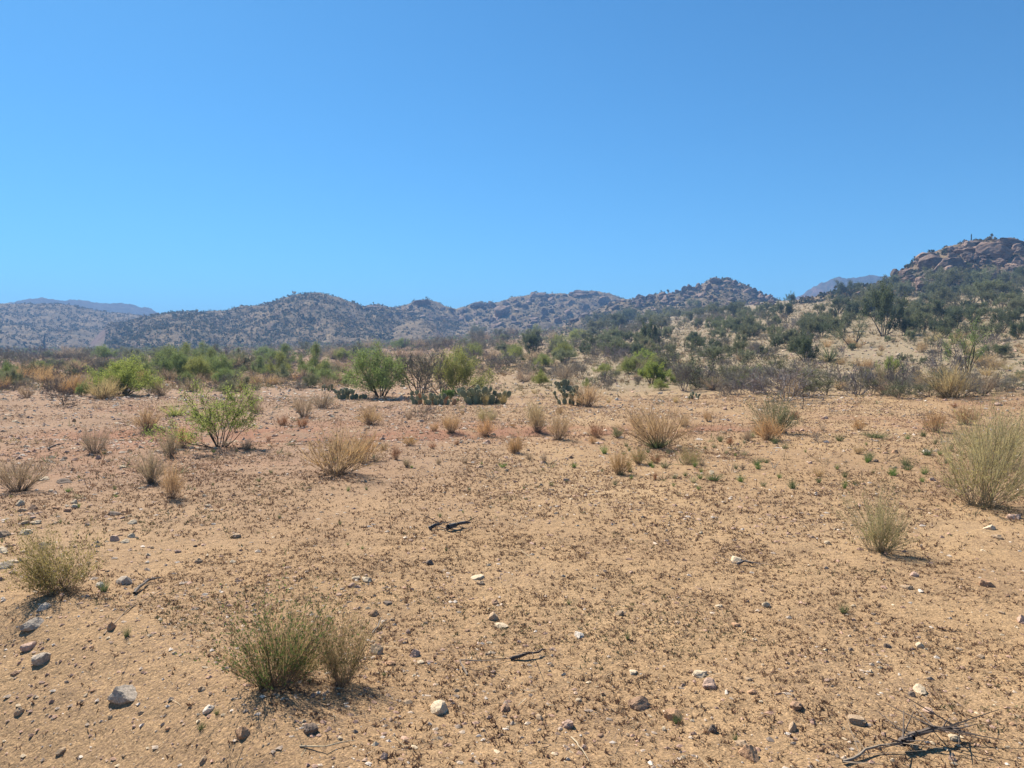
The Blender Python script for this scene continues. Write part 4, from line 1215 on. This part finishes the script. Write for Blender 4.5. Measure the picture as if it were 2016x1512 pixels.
# ------------------------------------------------------------------ dried weeds carpet, pebbles, straw litter
def patchy(x, y):
    return smooth((fbm(x / 1.5, y / 1.5, 4, 91) + 0.34) / 0.5) * (0.35 + 0.65 * smooth((vnoise(x / 0.22, y / 0.22, 92) + 0.35) / 0.5))

def weeds():
    rs = R(81)
    def batch(n, d0, d1, sz, per, shade=1.0, span=.70):
        n = int(n * span / .66); th = rs.uniform(-span, span, n)
        d = np.sqrt(rs.uniform(d0 ** 2, d1 ** 2, n))
        x = np.sin(th) * d; y = np.cos(th) * d
        k = rs.rand(n) < (0.10 + 1.1 * patchy(x, y))
        # barer sand on the bank in the near left corner
        k &= ~((bank_s(x, y) > -0.1) & (rs.rand(n) < .88))
        x, y, d = x[k], y[k], d[k]; n = len(x)
        z = ground_z(x, y)
        S = sz[0] * .7 + (sz[1] * 1.25 - sz[0] * .7) * rs.uniform(0, 1, n) ** 1.8
        i = np.repeat(np.arange(n), per); q = len(i)
        dd = splay_dirs(q, rs, 5, 62)
        b = np.stack([x[i], y[i], z[i] - .003], 1) + rs.normal(0, 1, (q, 3)) * np.array([.006, .006, 0])
        L = S[i] * rs.uniform(.5, 1.1, q)
        lying = rs.rand(q) < .28
        dd = np.where(lying[:, None], unit(dd * np.array([1, 1, .12])), unit(dd + rs.normal(0, .18, dd.shape)))
        b = b + lying[:, None] * np.concatenate([rs.normal(0, .02, (q, 2)), np.full((q, 1), .005)], 1)
        L = np.where(lying, L * 1.5, L)
        V, F = slivers(b, dd, L, np.where(lying, np.minimum(L * .16, .007), np.minimum(L * .56, .019)), rs)
        pal = np.array([(0.27, 0.155, 0.09), (0.22, 0.12, 0.072), (0.32, 0.195, 0.115), (0.19, 0.112, 0.072), (0.37, 0.245, 0.14)])
        grn = (fbm(x / 1.1, y / 1.1, 3, 17) > .38) & (rs.rand(n) < .3)
        cl = np.where(grn[:, None], np.array([0.20, 0.18, 0.085]), pal[rs.randint(0, len(pal), n)])
        cq = np.where(lying[:, None] & (rs.rand(q, 1) < .6), np.array([.42, .31, .19]), cl[i])
        c = np.repeat(cq * rs.uniform(.7, 1.25, (q, 1)) * shade, 3, 0)
        return V, F, c
    bs = [batch(60000, 1.9, 6.5, (.010, .023), 6, .84, .92), batch(80000, 6.5, 12.5, (.015, .034), 4, .82, .78), batch(86000, 12.5, 27, (.024, .058), 3, .78, .72)]
    V, Fs = join([(b[0], b[1]) for b in bs])
    o = link('dried_weed_carpet', make_mesh('dried_weed_carpet', V, Fs, [M_COL], col=np.concatenate([b[2] for b in bs])))
    tag(o, 'short reddish brown dried weeds carpeting the sandy ground', 'dried weeds', kind='stuff')
weeds()

def ico():
    co = np.array([(1, 0, 0), (0, 1, 0), (-1, 0, 0), (0, -1, 0), (.2, .1, 1), (-.1, .2, -1), (.75, .75, .25), (-.7, -.7, .3)], float)
    F = np.array([(0, 6, 4), (6, 1, 4), (1, 2, 4), (2, 7, 4), (7, 3, 4), (3, 0, 4), (6, 0, 5), (1, 6, 5), (2, 1, 5), (7, 2, 5), (3, 7, 5), (0, 3, 5)])
    return co, F
PEBC = np.array([(0.50, 0.38, 0.27), (0.42, 0.28, 0.19), (0.58, 0.48, 0.38), (0.33, 0.20, 0.14), (0.45, 0.27, 0.18), (0.30, 0.225, 0.165), (0.54, 0.41, 0.26), (0.38, 0.24, 0.17)])
def pebbles():
    rs = R(83); co, F = ico()
    Vs, Cs, n_all = [], [], 0
    xs, ys, ss = [], [], []
    for n, d0, d1, s0, s1 in ((7500, 1.9, 5.5, .004, .016), (7500, 5.5, 13, .008, .026), (13000, 13, 27, .016, .055)):
        th = rs.uniform(-.8, .8, n); d = np.sqrt(rs.uniform(d0 ** 2, d1 ** 2, n))
        x = np.sin(th) * d; y = np.cos(th) * d
        k = rs.rand(n) < .25 + .75 * smooth((fbm(x / 2.5, y / 2.5, 3, 33) + .25 - x / np.maximum(y, 1) * .35) / .6)
        xs.append(x[k]); ys.append(y[k]); ss.append(s0 + (s1 - s0) * rs.uniform(0, 1, k.sum()) ** 2.5)
    # gravel of the bench face
    n = 4500
    px = rs.uniform(-60, 2080, n); py = np.where(px > 1000, rs.uniform(672, 790, n), rs.uniform(755, 790, n))
    x, y, z, d, ok = hit(px, py); k = ok & (d < 120)
    xs.append(x[k]); ys.append(y[k]); ss.append(np.clip(d[k] / FPX * (1.2 + 3.2 * rs.uniform(0, 1, k.sum()) ** 2), .02, .2))
    x = np.concatenate(xs); y = np.concatenate(ys); s = np.concatenate(ss); n = len(x)
    z = ground_z(x, y)
    a = rs.uniform(0, 6.283, n); ca, sa = np.cos(a), np.sin(a)
    B = co[None] * rs.uniform(.65, 1.3, (n, 8, 1))
    B = B * np.stack([rs.uniform(.8, 1.4, n), rs.uniform(.7, 1.1, n), rs.uniform(.35, .8, n)], 1)[:, None]
    X = B[..., 0] * ca[:, None] - B[..., 1] * sa[:, None]; Y = B[..., 0] * sa[:, None] + B[..., 1] * ca[:, None]
    V = np.stack([X * s[:, None] + x[:, None], Y * s[:, None] + y[:, None], B[..., 2] * s[:, None] + z[:, None] + s[:, None] * .1], -1)
    FF = (F[None] + (np.arange(n) * 8)[:, None, None]).reshape(-1, 3)
    c = PEBC[rs.randint(0, len(PEBC), n)] * rs.uniform(.75, 1.2, (n, 1))
    o = link('gravel', make_mesh('gravel', V.reshape(-1, 3), FF, [M_PEB], col=np.repeat(c, 8, 0)))
    tag(o, 'small tan and pink pebbles strewn over the sand', 'gravel', kind='stuff')
pebbles()

def straw_litter():
    rs = R(85); n = 1500
    th = rs.uniform(-.9, .9, n); d = np.sqrt(rs.uniform(1.9 ** 2, 8.0 ** 2, n))
    x = np.sin(th) * d; y = np.cos(th) * d
    k = fbm(x / 1.2, y / 1.2, 3, 55) + rs.uniform(-.3, .3, n) + .35 * (d < 3.6) > 0.15
    x, y = x[k], y[k]; n = len(x); z = ground_z(x, y)
    a = rs.uniform(0, 6.28, n)
    dd = unit(np.stack([np.cos(a), np.sin(a), rs.normal(.03, .12, n)], 1))
    V, F = ribbons(np.stack([x, y, z + .008], 1), dd, rs.uniform(.03, .17, n), rs.uniform(.0018, .004, n), rs.normal(0, .16, (n, 3)) * np.array([1, 1, .15]), 4, rs, .5)
    pal = np.array([(0.52, 0.42, 0.26), (0.42, 0.31, 0.19), (0.30, 0.22, 0.15), (0.2, 0.16, 0.12), (0.58, 0.48, 0.32)])
    o = link('straw_litter', make_mesh('straw_litter', V, F, [M_COL], col=np.repeat(pal[rs.randint(0, 5, n)], 8, 0)))
    tag(o, 'loose pale straw and twig bits lying on the near sand', 'straw litter', kind='stuff')
straw_litter()

# ------------------------------------------------------------------ loose stones one can count
SM = [rock_mesh('stone', 1000 + k, 3, 12, M_STONE, flat=.8, rough=.15) for k in range(9)]
SMF = [rock_mesh('stone', 1040 + k, 3, 12, M_STONE, flat=.42, rough=.12) for k in range(5)]
SC = dict(cream=(0.60, 0.465, 0.305), white=(0.62, 0.53, 0.42), tan=(0.45, 0.315, 0.195), pink=(0.50, 0.335, 0.24), brown=(0.38, 0.235, 0.145), dark=(0.21, 0.155, 0.115), grey=(0.43, 0.35, 0.265), orange=(0.46, 0.275, 0.155))
def stone(px, row, w, h, color, label, group=None, flat=False, v=None, d3=None):
    x, y, z, d, ok = hit(px, row)
    _stone(x[0], y[0], z[0], d[0], w, h, color, label, group, flat, v)
def _stone(x, y, z, d, w, h, color, label, group, flat, v, rs=RS):
    s = d / FPX
    me = (SMF if flat else SM)
    me = me[rs.randint(len(me)) if v is None else v % len(me)]
    # seen height mixes thickness and depth of the stone; keep it a plausible solid
    hz = max(h * s * (.42 if flat else .5), .008)
    o = link('stone', me, None, (x, y, z + hz * .02), (rs.uniform(-.15, .15), rs.uniform(-.15, .15), rs.uniform(0, 6.28)),
             (w * s * .54, w * s * .48, hz * 1.25 / (.42 if flat else .8)), np.array(SC[color]) * rs.uniform(.88, 1.12))
    tag(o, label, 'stone', group)
HERO = [
    (245, 1372, 56, 32, 'grey', 'ridged grey slab stone with a dark shadow on the bank', 0, 0),
    (740, 1284, 32, 34, 'tan', 'upright tan pyramid stone right of the leafy bush', 0, 1),
    (818, 1290, 30, 20, 'pink', 'pale pink rounded stone beside the tan pyramid stone', 0, 2),
    (770, 1308, 22, 14, 'orange', 'long orange stone with a green sprig against it', 0, 3),
    (866, 1398, 44, 26, 'cream', 'bright cream flat angular stone on the near sand', 1, 0),
    (994, 1398, 28, 22, 'brown', 'reddish brown triangular stone near the cream flat stone', 0, 4),
    (1062, 1415, 24, 14, 'tan', 'small tan stone right of the reddish triangular stone', 0, 5),
    (1120, 1430, 28, 24, 'pink', 'pale pink speckled stone on the near sand', 1, 1),
    (1260, 1392, 40, 30, 'brown', 'large dark brown stone tilted over its shadow', 0, 6),
    (1325, 1412, 46, 30, 'orange', 'reddish orange flat topped stone beside the dark brown one', 0, 7),
    (1378, 1328, 30, 16, 'cream', 'smooth cream stone above a pinkish buried slab', 0, 8),
    (1395, 1352, 36, 22, 'pink', 'pinkish half buried slab below the smooth cream stone', 1, 2),
    (1475, 1488, 42, 32, 'orange', 'big orange brown stone at the lower edge of the sand', 0, 0),
    (1460, 1465, 28, 14, 'tan', 'long tan stone just behind the big orange brown stone', 0, 1),
    (1404, 1440, 24, 20, 'dark', 'dark grey brown knobbly stone on near sand', 0, 2),
    (1568, 1394, 30, 24, 'brown', 'rough purple brown stone with a pitted face', 0, 3),
    (1560, 1436, 22, 26, 'tan', 'upright tan stone with a black shadow at its side', 0, 4),
    (1810, 1360, 34, 18, 'cream', 'cream stone in a cluster of small stones', 0, 5),
    (1795, 1370, 14, 12, 'dark', 'small round dark stone in a cluster of pale stones', 0, 6),
    (1685, 1418, 40, 18, 'tan', 'lumpy tan stone lying half buried', 1, 3),
    (1940, 1152, 30, 20, 'orange', 'rounded orange tan stone on smooth sand', 0, 7),
    (1996, 1020, 24, 15, 'pink', 'rounded pink brown stone below the large fan shaped bush', 0, 8),
    (1950, 1042, 22, 12, 'cream', 'cream pebble like stone below the large fan shaped bush', 0, 0),
    (1964, 1060, 20, 14, 'tan', 'pointed tan stone below the cream pebble like stone', 0, 1),
    (2012, 1225, 22, 18, 'pink', 'pink stone pair half out of the frame on smooth sand', 0, 2),
    (1964, 798, 18, 10, 'pink', 'rounded pink stone with a green sprig at the bench foot', 0, 3),
    (245, 1148, 34, 22, 'grey', 'pale grey lilac pointed stone right of the olive gold bush', 0, 4),
    (197, 1155, 24, 16, 'white', 'whitish stone half hidden beside the olive gold bush', 0, 5),
    (68, 1232, 34, 18, 'grey', 'long lilac grey stone on the bank', 0, 6),
    (88, 1196, 26, 12, 'grey', 'wedge of grey stone on the bank crest', 0, 7),
    (56, 1276, 24, 18, 'pink', 'pale pink stone standing on the bank slope', 0, 8),
    (84, 1300, 40, 22, 'grey', 'buried grey slab sloping down the bank', 1, 4),
    (218, 1238, 20, 20, 'orange', 'orange tan stone under a pale flat one on the bank', 0, 0),
    (412, 1398, 22, 18, 'white', 'small round white stone on the near bank', 0, 1),
    (478, 1445, 38, 22, 'orange', 'orange pink stone with a crack on the near bank', 0, 2),
    (614, 1440, 34, 32, 'dark', 'dark pitted brown stone in the near bank', 0, 3),
    (4, 1055, 26, 16, 'tan', 'round tan stone with a pale rim at the stony patch', 0, 4),
    (4, 1088, 26, 16, 'cream', 'smooth cream stone at the stony patch', 0, 5),
    (8, 1117, 30, 14, 'grey', 'smooth grey stone at the stony patch', 0, 6),
    (50, 1050, 24, 10, 'cream', 'flat pale cream stone at the stony patch', 1, 0),
    (465, 1058, 24, 15, 'tan', 'blocky tan stone on the weedy flat', 0, 7),
    (230, 1013, 24, 10, 'dark', 'dark flat block of stone on the weedy flat', 0, 8),
    (65, 1003, 22, 12, 'brown', 'brown blocky stone near the hazy grey shrub', 0, 0),
    (85, 944, 24, 9, 'cream', 'bright cream flat stone near the hazy grey shrub', 1, 1),
    (125, 950, 30, 8, 'dark', 'long dark slab right of the bright cream flat stone', 1, 2),
    (722, 1144, 26, 16, 'cream', 'cream angular stone on the weedy flat', 0, 1),
    (845, 1110, 22, 12, 'dark', 'dark stone on the weedy flat above a pale bare patch', 0, 2),
    (764, 1188, 22, 9, 'dark', 'dark flat stone on the weedy sand', 1, 3),
    (974, 1188, 20, 15, 'brown', 'red brown blocky stone on the weedy sand', 0, 3),
    (972, 1218, 30, 24, 'tan', 'tan stone leaning beside smaller pale stones', 0, 4),
    (985, 1232, 34, 10, 'cream', 'long pale stone at the foot of the leaning tan stone', 0, 5),
    (1140, 1252, 26, 14, 'white', 'bright white quartz stone on the weedy sand', 0, 6),
    (1222, 1210, 20, 18, 'tan', 'tan angular stone alone on the weedy sand', 0, 7),
    (940, 1138, 34, 7, 'cream', 'long thin cream stone on the weedy sand', 1, 4),
    (1450, 1104, 28, 10, 'cream', 'pale flat stone above a weathered stick', 1, 0),
    (1628, 1070, 16, 12, 'cream', 'cream stone left of the olive broom bush', 0, 8),
    (788, 788, 20, 15, 'grey', 'grey lilac round boulder among the prickly pears', 0, 0),
    (766, 788, 9, 7, 'white', 'small whitish stone left of the round boulder', 0, 1),
    (1214, 788, 12, 8, 'white', 'white stone beside the yellow straw tuft', 0, 2),
    (1360, 808, 10, 9, 'cream', 'cream stone alone on the smooth red flat', 0, 3),
    (1830, 815, 12, 10, 'cream', 'round cream stone behind the orange topped bush', 0, 4),
    (1835, 946, 16, 10, 'pink', 'pink tan stone below the bright green tufts', 0, 5),
]
for px, row, w, h, c, lab, fl, v in HERO:
    stone(px, row, w, h, c, lab, None, bool(fl), v)

def scattered_stones():
    rs = R(89)
    LAB = {'cream': 'pale cream stone', 'pink': 'pinkish stone', 'tan': 'tan stone', 'brown': 'brown stone', 'dark': 'dark stone', 'orange': 'orange stone'}
    zones = [(60, [(0, 960, 1130), (420, 960, 1120)], (9, 20), 'on the stony left flat'),
             (45, [(650, 1130, 1500), (1250, 1120, 1500)], (9, 22), 'among near weeds'),
             (42, [(1250, 1150, 1500), (2010, 1120, 1500)], (9, 22), 'on smooth sand'),
             (16, [(10, 1200, 1490), (420, 1300, 1500)], (9, 24), 'on the bare bank'),
             (55, [(0, 800, 930), (1000, 800, 960)], (8, 15), 'on the gravelly flat'),
             (40, [(1000, 790, 950), (1900, 785, 930)], (8, 15), 'below the bench')]
    for n, poly, szr, where in zones:
        pxs = [p[0] for p in poly]
        px = rs.uniform(pxs[0], pxs[-1], n); t = np.interp(px, pxs, [p[1] for p in poly]); b = np.interp(px, pxs, [p[2] for p in poly])
        py = t + (b - t) * rs.rand(n)
        x, y, z, d, ok = hit(px, py)
        for i in range(n):
            c = ['cream', 'pink', 'tan', 'brown', 'dark', 'orange', 'pink', 'tan', 'cream', 'pink', 'tan', 'orange', 'cream'][rs.randint(13)]
            w = szr[0] + (szr[1] - szr[0]) * rs.rand() ** 2
            _stone(x[i], y[i], z[i], d[i], w, w * rs.uniform(.4, .75), c, ('flat ' if w > szr[0] + .45 * (szr[1] - szr[0]) else 'small ') + LAB[c] + ' ' + where + ' near ' + nearest_landmark(px[i], py[i])[4:], LAB[c] + 's ' + where, rs.rand() < .35, None, rs)
scattered_stones()

# ------------------------------------------------------------------ dead sticks and roots
def stick(pts, r, label, color, twigs=0, name='dead_branch', seed=0):
    """pts: pixels along the stick lying on the ground with lift in metres"""
    rs = R(seed)
    x, y, z, d, ok = hit([p[0] for p in pts], [p[1] for p in pts])
    W = np.stack([x, y, z + np.array([p[2] for p in pts]) + r * .6], 1)
    o0 = W[0].copy(); o0[2] = z[0]
    t = np.linspace(0, 1, len(W)); tt = np.linspace(0, 1, len(W) * 3)
    Q = np.stack([np.interp(tt, t, W[:, k]) for k in range(3)], 1) - o0
    Q += rs.normal(0, r * .5, Q.shape) * np.array([1, 1, .4])
    rr = r * (1 - .65 * tt) * rs.uniform(.8, 1.2, len(tt))
    parts = [tubes(Q[:-1], Q[1:], rr[:-1], rr[1:], 6)]
    if twigs:
        i = rs.randint(0, len(Q), twigs)
        a = rs.uniform(0, 6.28, twigs)
        dd = unit(np.stack([np.cos(a), np.sin(a), rs.uniform(0, .5, twigs)], 1))
        parts.append(tubes(Q[i], Q[i] + dd * rs.uniform(.05, .25, twigs)[:, None], np.full(twigs, r * .22), np.full(twigs, r * .1), 4))
    V, Fs = join(parts)
    o = link(name, make_mesh(name, V, Fs, [M_WOOD], tint=rs.uniform(0, 1, len(V))), None, tuple(o0), color=color)
    tag(o, label, 'branch')
stick([(1770, 1480, .03), (1800, 1470, .04), (1840, 1462, .05), (1890, 1452, .03)], .016, 'weathered dark root lying with frayed straw at the lower edge', (0.13, 0.10, 0.08), 26, 'dead_root', 1)
stick([(1660, 1505, .01), (1720, 1482, .02), (1770, 1478, .03)], .007, 'long thin grey stick leading to the weathered root', (0.28, 0.22, 0.16), 8, seed=2)
stick([(1002, 1300, 0), (1040, 1296, .02), (1076, 1288, .02)], .010, 'short dark stick lying alone on the weedy sand', (0.10, 0.075, 0.06), 3, seed=3)
stick([(920, 1330, .0), (905, 1312, .03), (962, 1318, .04)], .006, 'forked pale twig near the dark stick', (0.26, 0.2, 0.15), 6, 'fallen_twig', 4)
stick([(733, 1248, 0), (745, 1240, .02), (752, 1225, .03)], .005, 'bent grey twig above the tan pyramid stone', (0.25, 0.21, 0.17), 2, 'fallen_twig', 5)
stick([(205, 1250, .0), (250, 1205, .01), (325, 1160, .01)], .005, 'long straight stick lying along the bank', (0.30, 0.2, 0.12), 1, seed=6)
stick([(262, 1172, .01), (290, 1150, .02), (318, 1145, .02)], .011, 'dark crooked stick beside the pale lilac stone', (0.12, 0.095, 0.075), 3, seed=7)
stick([(880, 1045, .01), (905, 1040, .03), (930, 1036, .02)], .022, 'dark weathered wood lump on the weedy flat', (0.12, 0.105, 0.095), 6, 'dead_wood', 8)
stick([(845, 1043, .01), (868, 1041, .03)], .02, 'smaller dark wood lump left of the weathered wood lump', (0.11, 0.095, 0.085), 3, 'dead_wood', 9)
stick([(1450, 1112, .0), (1468, 1112, .02), (1490, 1114, .01)], .012, 'weathered grey stick below the pale flat stone', (0.17, 0.14, 0.12), 4, seed=10)
stick([(95, 888, .02), (108, 884, .05), (125, 880, .04)], .02, 'dark fallen limb on the stony left flat', (0.14, 0.11, 0.09), 6, seed=11)
stick([(590, 1470, .0), (640, 1480, .02), (700, 1462, .01)], .004, 'thin curved straw stalk on the near sand', (0.48, 0.38, 0.24), 0, 'straw_stalk', 12)
stick([(1125, 1452, .0), (1145, 1480, .01), (1160, 1505, .01)], .0035, 'thin pale stalk near the speckled pink stone', (0.5, 0.4, 0.26), 0, 'straw_stalk', 13)

# ------------------------------------------------------------------ air
def haze():
    bm = bmesh.new()
    bmesh.ops.create_cube(bm, size=1.0)
    me = bpy.data.meshes.new('haze')
    for v in bm.verts:
        v.co = (v.co.x * 5600, v.co.y * 5600, (v.co.z + .5) * 226 - 90)
    bm.to_mesh(me); bm.free()
    m = bpy.data.materials.new('haze_air'); m.use_nodes = True
    nt = m.node_tree; nt.nodes.remove(nt.nodes['Principled BSDF'])
    v = nt.nodes.new('ShaderNodeVolumePrincipled')
    v.inputs['Color'].default_value = (0.30, 0.56, 1.0, 1)
    v.inputs['Density'].default_value = 0.00058
    v.inputs['Anisotropy'].default_value = 0.0
    nt.links.new(v.outputs[0], nt.nodes['Material Output'].inputs['Volume'])
    me.materials.append(m)
    o = link('haze', me)
    tag(o, 'pale blue distance haze over the whole valley', 'haze', kind='stuff')
haze()
